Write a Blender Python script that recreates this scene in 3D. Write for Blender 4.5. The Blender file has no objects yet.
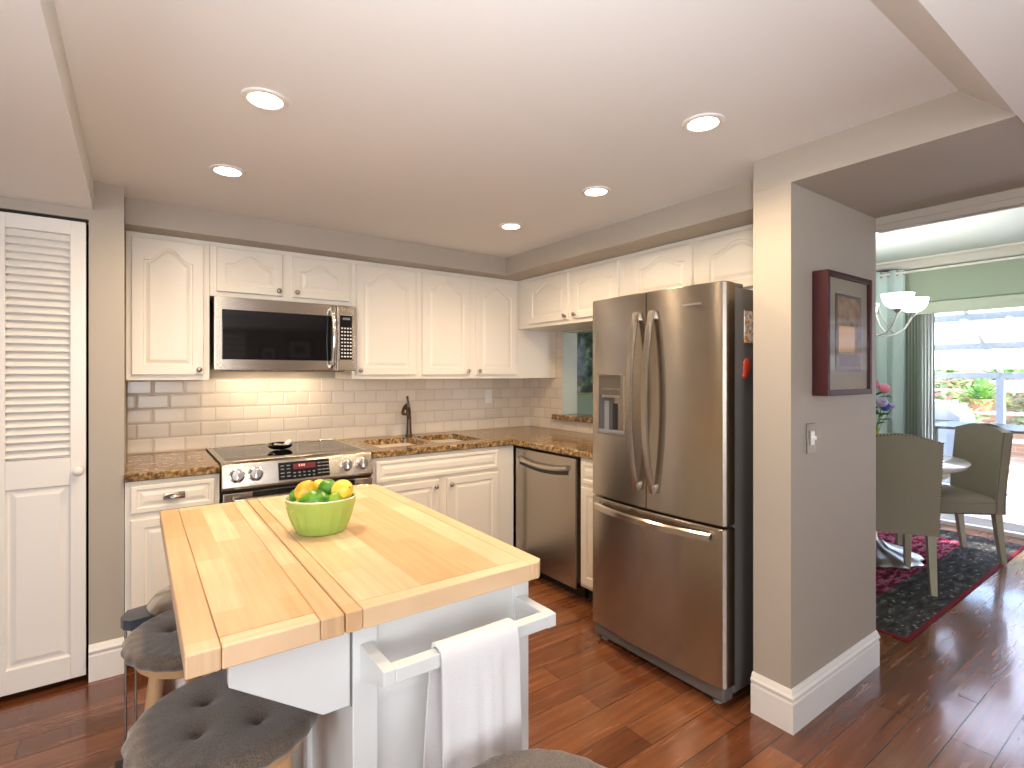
import bpy, bmesh, math, random
from mathutils import Vector, Matrix
random.seed(7)
sc = bpy.context.scene
PI = math.pi
R = math.radians

# ------------------------------------------------------------------ camera, world, light, exposure
cam_d = bpy.data.cameras.new('camera'); cam = bpy.data.objects.new('camera', cam_d)
sc.collection.objects.link(cam); sc.camera = cam
cam.location = (0, 0, 1.37); cam.rotation_euler = (R(90), 0, R(-35.7))
cam_d.sensor_width = 36; cam_d.lens = 523.0/1024*36; cam_d.shift_y = -9.5/1024; cam_d.clip_start = 0.02
sc.view_settings.view_transform = 'Standard'; sc.view_settings.look = 'None'
sc.view_settings.gamma = 1; sc.view_settings.use_curve_mapping = False
sc.view_settings.exposure = 0.35
sc.cycles.use_denoising = True
sc.cycles.max_bounces = 10; sc.cycles.diffuse_bounces = 6; sc.cycles.glossy_bounces = 5
sc.cycles.transmission_bounces = 8; sc.cycles.transparent_max_bounces = 12
sc.cycles.sample_clamp_indirect = 6.0; sc.cycles.caustics_reflective = False; sc.cycles.caustics_refractive = False

world = bpy.data.worlds.new('world'); sc.world = world; world.use_nodes = True
nt = world.node_tree; bg = nt.nodes['Background']
sky = nt.nodes.new('ShaderNodeTexSky'); sky.sky_type = 'NISHITA'
sky.sun_elevation = R(55); sky.sun_rotation = R(200); sky.sun_disc = False; sky.air_density = 1.0; sky.dust_density = 2.0
nt.links.new(sky.outputs[0], bg.inputs[0]); bg.inputs[1].default_value = 2.1

def lamp(name, kind, loc, energy, col, rot=(0,0,0), **kw):
    d = bpy.data.lights.new(name, kind); d.energy = energy; d.color = col
    for k, v in kw.items(): setattr(d, k, v)
    o = bpy.data.objects.new(name, d); o.location = loc; o.rotation_euler = rot
    sc.collection.objects.link(o); return o
lamp('sunlight', 'SUN', (8, 0, 6), 9.0, (1, .96, .9), (R(30), R(22), 0), angle=R(1))
# added fill lamps at unseen windows behind the camera, standing in for daylight
lamp('fill_front_window', 'AREA', (-.3, -2.93, 1.35), 55, (.93, .96, 1), (R(90), 0, 0), shape='RECTANGLE', size=2.3, size_y=1.5)
lamp('fill_left_window', 'AREA', (-2.33, -.6, 1.35), 40, (.95, .96, 1), (R(90), 0, R(-90)), shape='RECTANGLE', size=2.0, size_y=1.4)
lamp('bounce_flash', 'AREA', (-.08, -.18, 1.22), 14, (.96, .98, 1), Vector((.40, .55, .80)).to_track_quat('-Z', 'Y').to_euler(), shape='DISK', size=.3, spread=R(125))
# daylight entering at the patio door
pl = lamp('patio_door_daylight', 'AREA', (6.12, .45, 1.0), 1, (1, 1, 1), (R(90), 0, R(90)), shape='RECTANGLE', size=2.5, size_y=1.98)
pl.data.cycles.is_portal = True

WARM = (1, .75, .48)
CEIL = 2.237; LOW = 2.108

# ------------------------------------------------------------------ helpers
col = sc.collection
class MB:
    """collects shapes in one bmesh"""
    def __init__(s, M=None): s.bm = bmesh.new(); s.M = M or Matrix()
    def _v(s, p): return s.bm.verts.new(s.M @ Vector(p))
    def poly(s, pts): 
        try: return s.bm.faces.new([s._v(p) for p in pts])
        except ValueError: pass
    def box(s, x0, x1, y0, y1, z0, z1, bev=0, seg=2):
        vs = [s._v((x, y, z)) for x in (x0, x1) for y in (y0, y1) for z in (z0, z1)]
        fs = [s.bm.faces.new([vs[i] for i in q]) for q in ((0,1,3,2),(4,6,7,5),(0,4,5,1),(2,3,7,6),(0,2,6,4),(1,5,7,3))]
        if bev > 0:
            es = list({e for f in fs for e in f.edges})
            bmesh.ops.bevel(s.bm, geom=es, offset=bev, segments=seg, profile=.5, affect='EDGES')
        return s
    def prism(s, pts, axis, a, b, bev=0):
        """pts 2D outline; axis 'x','y','z' = extrude axis"""
        def P(p, t):
            return {'x': (t, p[0], p[1]), 'y': (p[0], t, p[1]), 'z': (p[0], p[1], t)}[axis]
        A = [s._v(P(p, a)) for p in pts]; B = [s._v(P(p, b)) for p in pts]
        n = len(pts)
        fs = [s.bm.faces.new(A), s.bm.faces.new(B[::-1])]
        for i in range(n): fs.append(s.bm.faces.new([A[i], B[i], B[(i+1) % n], A[(i+1) % n]]))
        if bev > 0:
            bmesh.ops.bevel(s.bm, geom=list({e for f in fs for e in f.edges}), offset=bev, segments=2, profile=.5, affect='EDGES')
        return s
    def loops(s, loops, close=True, cap0=True, cap1=True):
        L = [[s._v(p) for p in l] for l in loops]
        n = len(L[0])
        for a, b in zip(L, L[1:]):
            for i in range(n if close else n-1):
                try: s.bm.faces.new([a[i], a[(i+1) % n], b[(i+1) % n], b[i]])
                except ValueError: pass
        if cap0 and close: s.bm.faces.new(L[0][::-1])
        if cap1 and close: s.bm.faces.new(L[-1])
        return s
    def lathe(s, prof, c=(0,0,0), n=32, axis='z', sx=1, sy=1, f=None):
        """prof list of (r, h)"""
        ls = []
        for r, hh in prof:
            l = []
            for i in range(n):
                a = 2*PI*i/n; rr = max(r, 1e-5)*(f(a, hh) if f else 1)
                u, v = rr*math.cos(a)*sx, rr*math.sin(a)*sy
                p = {'z': (u, v, hh), 'y': (u, hh, v), 'x': (hh, u, v)}[axis]
                l.append((c[0]+p[0], c[1]+p[1], c[2]+p[2]))
            ls.append(l)
        return s.loops(ls)
    def tube(s, path, r, n=12, flat=1.0):
        """sweep a circle of radius r (or list of radii) along path"""
        pts = [Vector(p) for p in path]; ls = []
        up = Vector((0, 0, 1)); prev = None
        for i, p in enumerate(pts):
            t = (pts[min(i+1, len(pts)-1)] - pts[max(i-1, 0)]).normalized()
            if prev is None:
                ref = up if abs(t.z) < .9 else Vector((1, 0, 0)); u = t.cross(ref).normalized()
            else:
                u = (prev - t*prev.dot(t)).normalized()
            prev = u; v = t.cross(u); rr = r[i] if isinstance(r, (list, tuple)) else r
            ls.append([p + u*rr*math.cos(2*PI*k/n)*flat + v*rr*math.sin(2*PI*k/n) for k in range(n)])
        return s.loops(ls)
    def sphere(s, c, r, sc_=(1,1,1), u=20, v=14, M=None):
        m = Matrix.Translation(c) @ (M or Matrix()) @ Matrix.Diagonal((r*sc_[0], r*sc_[1], r*sc_[2], 1))
        bmesh.ops.create_uvsphere(s.bm, u_segments=u, v_segments=v, radius=1, matrix=s.M @ m); return s
    def build(s, name, mat, parent=None, smooth=None, kind=None, origin=True):
        bm = s.bm
        bmesh.ops.recalc_face_normals(bm, faces=bm.faces)
        me = bpy.data.meshes.new(name)
        o = bpy.data.objects.new(name, me)
        if parent is None and origin and kind != 'structure' and len(bm.verts):
            xs = [v.co for v in bm.verts]
            c = Vector(((min(v.x for v in xs)+max(v.x for v in xs))/2, (min(v.y for v in xs)+max(v.y for v in xs))/2, min(v.z for v in xs)))
            bmesh.ops.translate(bm, verts=bm.verts, vec=-c); o.location = c
        bm.to_mesh(me); bm.free()
        me.materials.append(mat)
        if smooth is not None:
            for p in me.polygons: p.use_smooth = True
            me.set_sharp_from_angle(angle=R(smooth))
        col.objects.link(o)
        if parent is not None: o.parent = parent
        if kind: o['kind'] = kind
        return o
def tag(o, label, cat, group=None, kind=None):
    o['label'] = label; o['category'] = cat
    if group: o['group'] = group
    if kind: o['kind'] = kind
    return o
def thing(name, label, cat, loc=(0,0,0), rz=0, group=None):
    o = bpy.data.objects.new(name, None); o.empty_display_size = .1
    o.location = loc; o.rotation_euler = (0, 0, R(rz)); col.objects.link(o)
    return tag(o, label, cat, group)
def copy_tree(o, parent=None):
    c = o.copy(); col.objects.link(c)
    if parent is not None: c.parent = parent; c.matrix_parent_inverse = o.matrix_parent_inverse.copy()
    for ch in [x for x in sc.objects if x.parent == o]: copy_tree(ch, c)
    return c
def struct(name, mb, mat): return mb.build(name, mat, kind='structure')
def curve(a, b, n, f): return [f(a + (b-a)*i/(n-1)) for i in range(n)]

# ------------------------------------------------------------------ materials
def mat(name, color=(.8,.8,.8), rough=.5, metal=0, spec=.5, **kw):
    m = bpy.data.materials.new(name); m.use_nodes = True
    b = m.node_tree.nodes['Principled BSDF']
    b.inputs['Base Color'].default_value = (*color, 1); b.inputs['Roughness'].default_value = rough
    b.inputs['Metallic'].default_value = metal; b.inputs['Specular IOR Level'].default_value = spec
    for k, v in kw.items(): b.inputs[k].default_value = v
    return m
def N(m, t, **kw):
    n = m.node_tree.nodes.new(t)
    for k, v in kw.items():
        if k in n.inputs: n.inputs[k].default_value = v
        else: setattr(n, k, v)
    return n
def L(m, a, b): m.node_tree.links.new(a, b)
def B(m): return m.node_tree.nodes['Principled BSDF']
def coords(m, scale=(1,1,1), rot=(0,0,0), obj=True):
    tc = N(m, 'ShaderNodeTexCoord'); mp = N(m, 'ShaderNodeMapping')
    mp.inputs['Scale'].default_value = scale; mp.inputs['Rotation'].default_value = rot
    L(m, tc.outputs['Object'], mp.inputs[0]); return mp.outputs[0]
def ramp(m, fac, stops):
    r = N(m, 'ShaderNodeValToRGB'); e = r.color_ramp.elements
    while len(e) < len(stops): e.new(.5)
    for i, (p, c) in enumerate(stops): e[i].position = p; e[i].color = (*c, 1)
    L(m, fac, r.inputs[0]); return r.outputs[0]
def bump(m, h, strength=.2, dist=.01, prev=None):
    b = N(m, 'ShaderNodeBump'); b.inputs['Strength'].default_value = strength; b.inputs['Distance'].default_value = dist
    L(m, h, b.inputs['Height'])
    if prev: L(m, prev, b.inputs['Normal'])
    L(m, b.outputs[0], B(m).inputs['Normal']); return b.outputs[0]
def mixc(m, fac, a, b, mode='MIX'):
    x = N(m, 'ShaderNodeMix', data_type='RGBA', blend_type=mode)
    for s_, v in ((0, fac), (6, a), (7, b)):
        if isinstance(v, (int, float)): x.inputs[s_].default_value = v
        elif isinstance(v, tuple): x.inputs[s_].default_value = (*v, 1)
        else: L(m, v, x.inputs[s_])
    return x.outputs[2]
def painted(name, color, rough=.5, amt=.06, scale=60):
    m = mat(name, color, rough); v = coords(m)
    n = N(m, 'ShaderNodeTexNoise', Scale=scale, Detail=3.0); L(m, v, n.inputs['Vector']); bump(m, n.outputs['Fac'], amt, .004); return m

M = {}
M['wall'] = painted('wall_paint', (.42, .375, .315), .6)
M['ceiling'] = painted('ceiling_paint', (.82, .82, .81), .7, .1, 90)
M['white'] = painted('white_cabinet_paint', (.82, .77, .68), .32, .02, 30)
M['trim'] = painted('white_trim_paint', (.80, .78, .74), .35, .02, 30)
M['island'] = painted('white_island_paint', (.74, .77, .77), .4, .02, 30)
M['sage'] = painted('sage_wall_paint', (.34, .42, .32), .6)
M['dining_ceiling'] = painted('dining_ceiling_paint', (.72, .82, .80), .7)
M['black'] = mat('black_plastic', (.012, .012, .013), .35)
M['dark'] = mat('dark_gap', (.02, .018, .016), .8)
M['black_glass'] = mat('black_glass', (.006, .006, .007), .05, spec=.6)
M['chrome'] = mat('polished_chrome', (.75, .74, .72), .12, 1)
M['nickel'] = mat('brushed_nickel', (.42, .38, .33), .28, 1)
M['bronze'] = mat('dark_bronze', (.12, .08, .055), .3, .9)
M['fridge_side'] = mat('grey_painted_steel', (.16, .155, .15), .45, .3)
M['white_plastic'] = mat('white_plastic', (.78, .77, .74), .35)
M['grey_plastic'] = mat('grey_plastic', (.2, .21, .22), .4)
M['blue_plastic'] = mat('slate_blue_plastic', (.06, .075, .10), .35)
M['fabric_white'] = painted('white_cotton', (.82, .82, .83), .9, .5, 500)

def steel(name, color=(.43, .385, .335), rough=.22, axis='h'):
    m = mat(name, color, rough, 1.0)
    sc3 = (2, 2, 900) if axis == 'h' else (900, 2, 2)
    v = coords(m, sc3); n = N(m, 'ShaderNodeTexNoise', Scale=1.0, Detail=2.0); L(m, v, n.inputs['Vector'])
    bump(m, n.outputs['Fac'], .09, .002)
    v2 = coords(m, (1.5, 1.5, 1.5)); n2 = N(m, 'ShaderNodeTexNoise', Scale=2.0, Detail=3.0); L(m, v2, n2.inputs['Vector'])
    mr = N(m, 'ShaderNodeMapRange'); mr.inputs['To Min'].default_value = rough-.04; mr.inputs['To Max'].default_value = rough+.08
    L(m, n2.outputs['Fac'], mr.inputs[0]); L(m, mr.outputs[0], B(m).inputs['Roughness'])
    B(m).inputs['Anisotropic'].default_value = .85; B(m).inputs['Anisotropic Rotation'].default_value = .25
    t = N(m, 'ShaderNodeTangent', direction_type='RADIAL', axis='Z'); L(m, t.outputs[0], B(m).inputs['Tangent'])
    return m
M['steel'] = steel('brushed_stainless_steel')
M['steel_light'] = steel('light_stainless_steel', (.58, .53, .47), .22)
M['sink_steel'] = mat('satin_sink_steel', (.30, .27, .24), .3, 1)

def emit(name, c, s):
    m = mat(name, c, .5); b = B(m); b.inputs['Emission Color'].default_value = (*c, 1); b.inputs['Emission Strength'].default_value = s; return m
M['bulb'] = emit('lit_bulb', (1, .86, .66), 14)
M['bowl_glass'] = emit('lit_opal_glass', (1, .95, .84), 1.6)
M['red_led'] = emit('red_led_display', (.12, .008, .014), .12)
M['led_text'] = emit('pale_led_digits', (1, .4, .35), .5)

def wood_floor():
    m = mat('hand_scraped_wood_planks', (.2, .07, .03), .22); B(m).inputs['Coat Weight'].default_value = .6; B(m).inputs['Coat Roughness'].default_value = .1
    v = coords(m)
    br = N(m, 'ShaderNodeTexBrick', offset=.37, offset_frequency=2, squash=1.0)
    br.inputs['Color1'].default_value = (0, 0, 0, 1); br.inputs['Color2'].default_value = (1, 1, 1, 1); br.inputs['Mortar'].default_value = (.5, .5, .5, 1)
    br.inputs['Scale'].default_value = 1; br.inputs['Mortar Size'].default_value = .0018; br.inputs['Mortar Smooth'].default_value = .3
    br.inputs['Brick Width'].default_value = .95; br.inputs['Row Height'].default_value = .127
    L(m, v, br.inputs['Vector'])
    tone = ramp(m, br.outputs['Color'], [(0, (.125, .040, .016)), (.5, (.19, .066, .026)), (1, (.27, .105, .042))])
    v2 = coords(m, (1.6, 22, 1)); n = N(m, 'ShaderNodeTexNoise', Scale=1.5, Detail=6.0, Distortion=.6); L(m, v2, n.inputs['Vector'])
    g = ramp(m, n.outputs['Fac'], [(.28, (.62, .58, .55)), (.72, (1.2, 1.17, 1.13))])
    c = mixc(m, 1.0, tone, g, 'MULTIPLY')
    v3 = coords(m, (1, 3, 1)); n3 = N(m, 'ShaderNodeTexNoise', Scale=3.0, Detail=3.0); L(m, v3, n3.inputs['Vector'])
    c = mixc(m, .4, c, ramp(m, n3.outputs['Fac'], [(.3, (.6, .55, .5)), (.7, (1.25, 1.2, 1.15))]), 'MULTIPLY')
    c = mixc(m, br.outputs['Fac'], c, (.03, .012, .006))
    L(m, c, B(m).inputs['Base Color'])
    v4 = coords(m, (1.6, 5, 1)); n4 = N(m, 'ShaderNodeTexNoise', Scale=2.2, Detail=.5); L(m, v4, n4.inputs['Vector'])
    p = bump(m, n4.outputs['Fac'], .12, .012)
    b2 = N(m, 'ShaderNodeBump', invert=True); b2.inputs['Strength'].default_value = .5; b2.inputs['Distance'].default_value = .002
    L(m, br.outputs['Fac'], b2.inputs['Height']); L(m, p, b2.inputs['Normal']); L(m, b2.outputs[0], B(m).inputs['Normal']); L(m, b2.outputs[0], B(m).inputs['Coat Normal'])
    mr = N(m, 'ShaderNodeMapRange'); mr.inputs['To Min'].default_value = .16; mr.inputs['To Max'].default_value = .34
    L(m, n.outputs['Fac'], mr.inputs[0]); L(m, mr.outputs[0], B(m).inputs['Roughness'])
    return m
M['floor'] = wood_floor()

def butcher(name, rot=0, tint=1.0, width=.34, row=.068, seed=0):
    m = mat(name, (.7, .45, .22), .38)
    tc = N(m, 'ShaderNodeTexCoord'); mp = N(m, 'ShaderNodeMapping')
    mp.inputs['Rotation'].default_value = (0, 0, rot); mp.inputs['Location'].default_value = (seed*.317, seed*.171, 0)
    L(m, tc.outputs['Object'], mp.inputs[0]); v = mp.outputs[0]
    br = N(m, 'ShaderNodeTexBrick', offset=.43, offset_frequency=2)
    br.inputs['Color1'].default_value = (0, 0, 0, 1); br.inputs['Color2'].default_value = (1, 1, 1, 1); br.inputs['Mortar'].default_value = (.3, .3, .3, 1)
    br.inputs['Scale'].default_value = 1; br.inputs['Mortar Size'].default_value = .0004; br.inputs['Mortar Smooth'].default_value = .5
    br.inputs['Brick Width'].default_value = width; br.inputs['Row Height'].default_value = row; br.inputs['Bias'].default_value = .12
    L(m, v, br.inputs['Vector'])
    t = tint
    tone = ramp(m, br.outputs['Color'], [(0, (.56*t, .29*t, .125*t)), (.2, (.64*t, .40*t, .20*t)), (.6, (.71*t, .49*t, .29*t)), (1, (.77*t, .58*t, .38*t))])
    mp2 = N(m, 'ShaderNodeMapping'); mp2.inputs['Scale'].default_value = (2.5, 60, 2.5); L(m, v, mp2.inputs[0])
    n = N(m, 'ShaderNodeTexNoise', Scale=1.3, Detail=4.0, Distortion=.4); L(m, mp2.outputs[0], n.inputs['Vector'])
    c = mixc(m, .55, tone, ramp(m, n.outputs['Fac'], [(.3, (.82, .76, .7)), (.7, (1.12, 1.1, 1.06))]), 'MULTIPLY')
    mp3 = N(m, 'ShaderNodeMapping'); mp3.inputs['Scale'].default_value = (3, 6, 3); L(m, v, mp3.inputs[0])
    n3 = N(m, 'ShaderNodeTexNoise', Scale=1.2, Detail=3.0); L(m, mp3.outputs[0], n3.inputs['Vector'])
    c = mixc(m, .5, c, ramp(m, n3.outputs['Fac'], [(.35, (.86, .80, .72)), (.65, (1.1, 1.1, 1.1))]), 'MULTIPLY')
    L(m, c, B(m).inputs['Base Color'])
    return m
M['butcher_y'] = butcher('butcher_block_main', R(90))
M['butcher_leaf'] = butcher('butcher_block_leaf', R(90), 1.0, .34, .06, 3)
M['board_y'] = butcher('maple_edge_board_long', R(90), .97, .7, .2, 5)
M['board_x'] = butcher('maple_edge_board_cross', 0, 1.04, .9, .2, 8)
M['stool_wood'] = butcher('pine_stool_wood', R(90), .85, 2, 2, 1)

def granite():
    m = mat('brown_gold_granite', (.3, .2, .1), .14)
    v = coords(m)
    v1 = N(m, 'ShaderNodeTexVoronoi', Scale=75.0); L(m, v, v1.inputs['Vector'])
    n1 = N(m, 'ShaderNodeTexNoise', Scale=38.0, Detail=5.0, Roughness=.7); L(m, v, n1.inputs['Vector'])
    c1 = ramp(m, n1.outputs['Fac'], [(.32, (.035, .024, .015)), (.45, (.16, .095, .04)), (.55, (.36, .235, .11)), (.68, (.56, .42, .25))])
    c2 = ramp(m, v1.outputs['Color'], [(.2, (.45, .38, .3)), (.8, (1.35, 1.3, 1.2))])
    c = mixc(m, .8, c1, c2, 'MULTIPLY')
    L(m, c, B(m).inputs['Base Color']); return m
M['granite'] = granite()

def tiles(rot):
    m = mat('beige_subway_tile', (.5, .42, .33), .2)
    tc = N(m, 'ShaderNodeTexCoord'); sp = N(m, 'ShaderNodeSeparateXYZ'); cb = N(m, 'ShaderNodeCombineXYZ')
    L(m, tc.outputs['Object'], sp.inputs[0]); L(m, sp.outputs['X' if rot == 0 else 'Y'], cb.inputs['X'])
    ad = N(m, 'ShaderNodeMath', operation='ADD'); ad.inputs[1].default_value = -.914+.085*12; L(m, sp.outputs['Z'], ad.inputs[0]); L(m, ad.outputs[0], cb.inputs['Y'])
    br = N(m, 'ShaderNodeTexBrick', offset=.5, offset_frequency=2)
    br.inputs['Color1'].default_value = (.66, .59, .50, 1); br.inputs['Color2'].default_value = (.74, .67, .58, 1); br.inputs['Mortar'].default_value = (.50, .42, .33, 1)
    br.inputs['Scale'].default_value = 1; br.inputs['Mortar Size'].default_value = .0018; br.inputs['Mortar Smooth'].default_value = .1
    br.inputs['Brick Width'].default_value = .158; br.inputs['Row Height'].default_value = .085
    L(m, cb.outputs[0], br.inputs['Vector']); L(m, br.outputs['Color'], B(m).inputs['Base Color'])
    b3 = N(m, 'ShaderNodeTexBrick', offset=.5, offset_frequency=2)
    for k, vv in (('Scale', 1), ('Mortar Size', .012), ('Mortar Smooth', 1.0), ('Brick Width', .158), ('Row Height', .085)): b3.inputs[k].default_value = vv
    L(m, cb.outputs[0], b3.inputs['Vector'])
    bb = N(m, 'ShaderNodeBump', invert=True); bb.inputs['Strength'].default_value = .5; bb.inputs['Distance'].default_value = .004
    L(m, b3.outputs['Fac'], bb.inputs['Height']); L(m, bb.outputs[0], B(m).inputs['Normal'])
    return m
M['tile_x'] = tiles(0); M['tile_y'] = tiles(1)

def fabric(name, c1, c2, scale=350, rough=.95):
    m = mat(name, c1, rough, spec=.2); v = coords(m)
    n = N(m, 'ShaderNodeTexNoise', Scale=float(scale), Detail=3.0); L(m, v, n.inputs['Vector'])
    L(m, ramp(m, n.outputs['Fac'], [(.35, c1), (.65, c2)]), B(m).inputs['Base Color']); bump(m, n.outputs['Fac'], .5, .002); return m
M['cushion'] = fabric('charcoal_brown_fabric', (.075, .057, .043), (.17, .132, .10))
M['cushion'].node_tree.nodes['Principled BSDF'].inputs['Sheen Weight'].default_value = .5
M['chair_fabric'] = fabric('beige_linen_upholstery', (.28, .245, .185), (.345, .305, .235), 500)
M['chair_leg'] = mat('cream_painted_leg', (.42, .38, .28), .5)
M['curtain'] = fabric('pale_teal_curtain_fabric', (.56, .70, .69), (.62, .75, .74), 300)
M['blind'] = mat('grey_green_vane', (.55, .62, .56), .6)

def rug_mat():
    m = mat('woven_red_grey_rug', (.1, .05, .05), .95, spec=.1); tc = N(m, 'ShaderNodeTexCoord')
    sp = N(m, 'ShaderNodeSeparateXYZ'); L(m, tc.outputs['Object'], sp.inputs[0])
    # distance from border: object origin is rug centre, half size 1.25 x 0.85
    def ab(o, h):
        a = N(m, 'ShaderNodeMath', operation='ABSOLUTE'); L(m, o, a.inputs[0])
        s_ = N(m, 'ShaderNodeMath', operation='SUBTRACT'); s_.inputs[0].default_value = h; L(m, a.outputs[0], s_.inputs[1]); return s_.outputs[0]
    mn = N(m, 'ShaderNodeMath', operation='MINIMUM'); L(m, ab(sp.outputs['X'], 1.27), mn.inputs[0]); L(m, ab(sp.outputs['Y'], .85), mn.inputs[1])
    v = coords(m, (9, 26, 1)); n = N(m, 'ShaderNodeTexNoise', Scale=1.0, Detail=6.0, Roughness=.7); L(m, v, n.inputs['Vector'])
    inner = ramp(m, n.outputs['Fac'], [(.40, (.03, .014, .016)), (.46, (.15, .012, .03)), (.52, (.34, .025, .075)), (.57, (.45, .22, .26)), (.62, (.10, .08, .08)), (.66, (.22, .02, .05))])
    border = ramp(m, n.outputs['Fac'], [(.4, (.028, .026, .024)), (.56, (.07, .065, .06)), (.66, (.20, .19, .17))])
    vo = N(m, 'ShaderNodeTexVoronoi', Scale=1.0); vm = coords(m, (14, 20, 1)); L(m, vm, vo.inputs['Vector'])
    border = mixc(m, ramp(m, vo.outputs['Distance'], [(.14, (.8, .8, .8)), (.2, (0, 0, 0))]), border, (.3, .29, .26))
    fac = ramp(m, mn.outputs[0], [(.0, (0, 0, 0)), (.30, (0, 0, 0)), (.31, (1, 1, 1))])
    c = mixc(m, fac, border, inner)
    fe = ramp(m, mn.outputs[0], [(.014, (1, 1, 1)), (.018, (0, 0, 0))]); c = mixc(m, fe, c, (.19, .02, .03))
    L(m, c, B(m).inputs['Base Color']); bump(m, n.outputs['Fac'], .4, .006); return m
M['rug'] = rug_mat()

def glass_pane(name='clear_glass', tint=(1,1,1), gl=.08):
    m = bpy.data.materials.new(name); m.use_nodes = True; t = m.node_tree; t.nodes.remove(t.nodes['Principled BSDF'])
    out = t.nodes['Material Output']; tr = t.nodes.new('ShaderNodeBsdfTransparent'); tr.inputs[0].default_value = (*tint, 1)
    g = t.nodes.new('ShaderNodeBsdfGlossy'); g.inputs['Roughness'].default_value = .02
    mx = t.nodes.new('ShaderNodeMixShader'); mx.inputs[0].default_value = gl
    t.links.new(tr.outputs[0], mx.inputs[1]); t.links.new(g.outputs[0], mx.inputs[2]); t.links.new(mx.outputs[0], out.inputs[0]); return m
M['glass'] = glass_pane(); M['picture_glass'] = glass_pane('picture_glass', (1, 1, 1), .01)

def foliage_mat(name, a, b):
    m = mat(name, a, .6); v = coords(m); n = N(m, 'ShaderNodeTexNoise', Scale=14.0, Detail=3.0); L(m, v, n.inputs['Vector'])
    L(m, ramp(m, n.outputs['Fac'], [(.35, a), (.65, b)]), B(m).inputs['Base Color']); return m
M['leaf'] = foliage_mat('green_leaves', (.06, .19, .03), (.26, .45, .10))
M['leaf2'] = foliage_mat('silver_green_leaves', (.17, .30, .15), (.5, .62, .42))
M['terracotta'] = painted('terracotta', (.48, .22, .12), .8)
M['pot_white'] = painted('pale_planter', (.62, .55, .5), .7)
def fence_mat():
    m = mat('reddish_fence_boards', (.4, .18, .1), .8); v = coords(m)
    br = N(m, 'ShaderNodeTexBrick', offset=.5)
    sp = N(m, 'ShaderNodeSeparateXYZ'); cb = N(m, 'ShaderNodeCombineXYZ'); L(m, v, sp.inputs[0]); L(m, sp.outputs['Y'], cb.inputs['X']); L(m, sp.outputs['Z'], cb.inputs['Y'])
    br.inputs['Color1'].default_value = (.40, .22, .15, 1); br.inputs['Color2'].default_value = (.50, .31, .23, 1); br.inputs['Mortar'].default_value = (.5, .42, .36, 1)
    br.inputs['Scale'].default_value = 1; br.inputs['Mortar Size'].default_value = .006; br.inputs['Brick Width'].default_value = .22; br.inputs['Row Height'].default_value = .075
    L(m, cb.outputs[0], br.inputs['Vector']); L(m, br.outputs['Color'], B(m).inputs['Base Color']); return m
M['brick'] = fence_mat()
M['patio'] = painted('pale_patio_stone', (.60, .50, .43), .8)
M['alu'] = mat('grey_aluminium', (.30, .33, .37), .5)
M['alu_white'] = mat('white_aluminium', (.85, .85, .86), .5)
M['canvas'] = mat('white_canopy', (.85, .85, .88), .8)
_t = N(M['canvas'], 'ShaderNodeBsdfTranslucent'); _t.inputs[0].default_value = (.95, .95, 1, 1); _x = N(M['canvas'], 'ShaderNodeMixShader'); _x.inputs[0].default_value = .7
L(M['canvas'], B(M['canvas']).outputs[0], _x.inputs[1]); L(M['canvas'], _t.outputs[0], _x.inputs[2]); L(M['canvas'], _x.outputs[0], M['canvas'].node_tree.nodes['Material Output'].inputs[0])
M['cover'] = painted('blue_grey_grill_cover', (.22, .25, .30), .7, .4, 12)
M['frame_red'] = mat('dark_red_wood', (.05, .012, .014), .5, spec=.25)
M['mat_board'] = painted('grey_beige_mat_board', (.33, .30, .24), .8)
M['marble'] = painted('pale_marble', (.72, .70, .66), .12, .0)
M['silver'] = mat('silver_leaf', (.75, .75, .73), .35, 1)

# ================================================================== THE ROOM
TX0, TX1, TX2, TY0, TY1 = -.155, 2.04, 2.23, .50, 3.18   # ceiling tray
BW = 3.69; RW = 2.85
f = MB(); f.box(-2.5, 6.15, -3.1, 4.1, -.08, 0); struct('floor', f, M['floor'])
c = MB()
c.box(TX0-.02, TX2+.01, TY0-.02, TY1+.02, CEIL, CEIL+.05)
struct('ceiling', c, M['ceiling'])
# lower ceiling around the tray, with a sloped front edge
c = MB()
c.box(-2.5, 2.86, -3.1, .37, LOW, CEIL+.06)
c.prism([(.37, LOW), (TY0, CEIL), (TY0, CEIL+.06), (.37, CEIL+.06)], 'x', -2.5, TX1)
c.box(-2.5, TX0, .37, 3.0, LOW, CEIL+.0595)
struct('trim_1', c, M['ceiling'])['label'] = 'lower ceiling around the raised kitchen ceiling'
c = MB()
c.box(TX1, 2.855, .371, 1.156, LOW, CEIL+.061)
c.box(TX2, RW-.0005, 1.1565, BW-.0005, LOW, CEIL+.061)
c.box(-.044, TX2-.0005, TY1, BW-.0005, LOW, CEIL+.061)

struct('trim_2', c, M['wall'])['label'] = 'taupe soffit above the cabinets and passage header'
# walls
w = MB(); w.box(-.045, RW, BW, BW+.1, 0, CEIL+.06); struct('wall_back', w, M['wall'])
w = MB()
w.box(-2.5, -.86, 3.0, 3.1, 0, LOW); w.box(-.86, -.172, 3.0, 3.1, 2.062, LOW); w.box(-.172, -.045, 3.0, BW+.1, 0, CEIL+.05); struct('wall_closet', w, M['wall'])
w = MB(); w.box(-.86, -.172, 3.45, 3.5, 0, 2.1); w.box(-.9, -.86, 3.1, 3.5, 0, 2.1); w.box(-.86, -.172, 3.1, 3.45, 2.062, 2.1); struct('wall_closet_inside', w, M['dark'])  # closet interior coloured near-black so the door gaps read as shade
w = MB()
w.box(RW, RW+.15, 3.25, BW+.1, 0, CEIL); w.box(RW, RW+.15, 1.191, 2.15, 0, CEIL); w.box(RW, RW+.15, 2.15, 3.25, 0, 1.0); w.box(RW, RW+.15, 2.15, 3.25, 1.72, CEIL)
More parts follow.
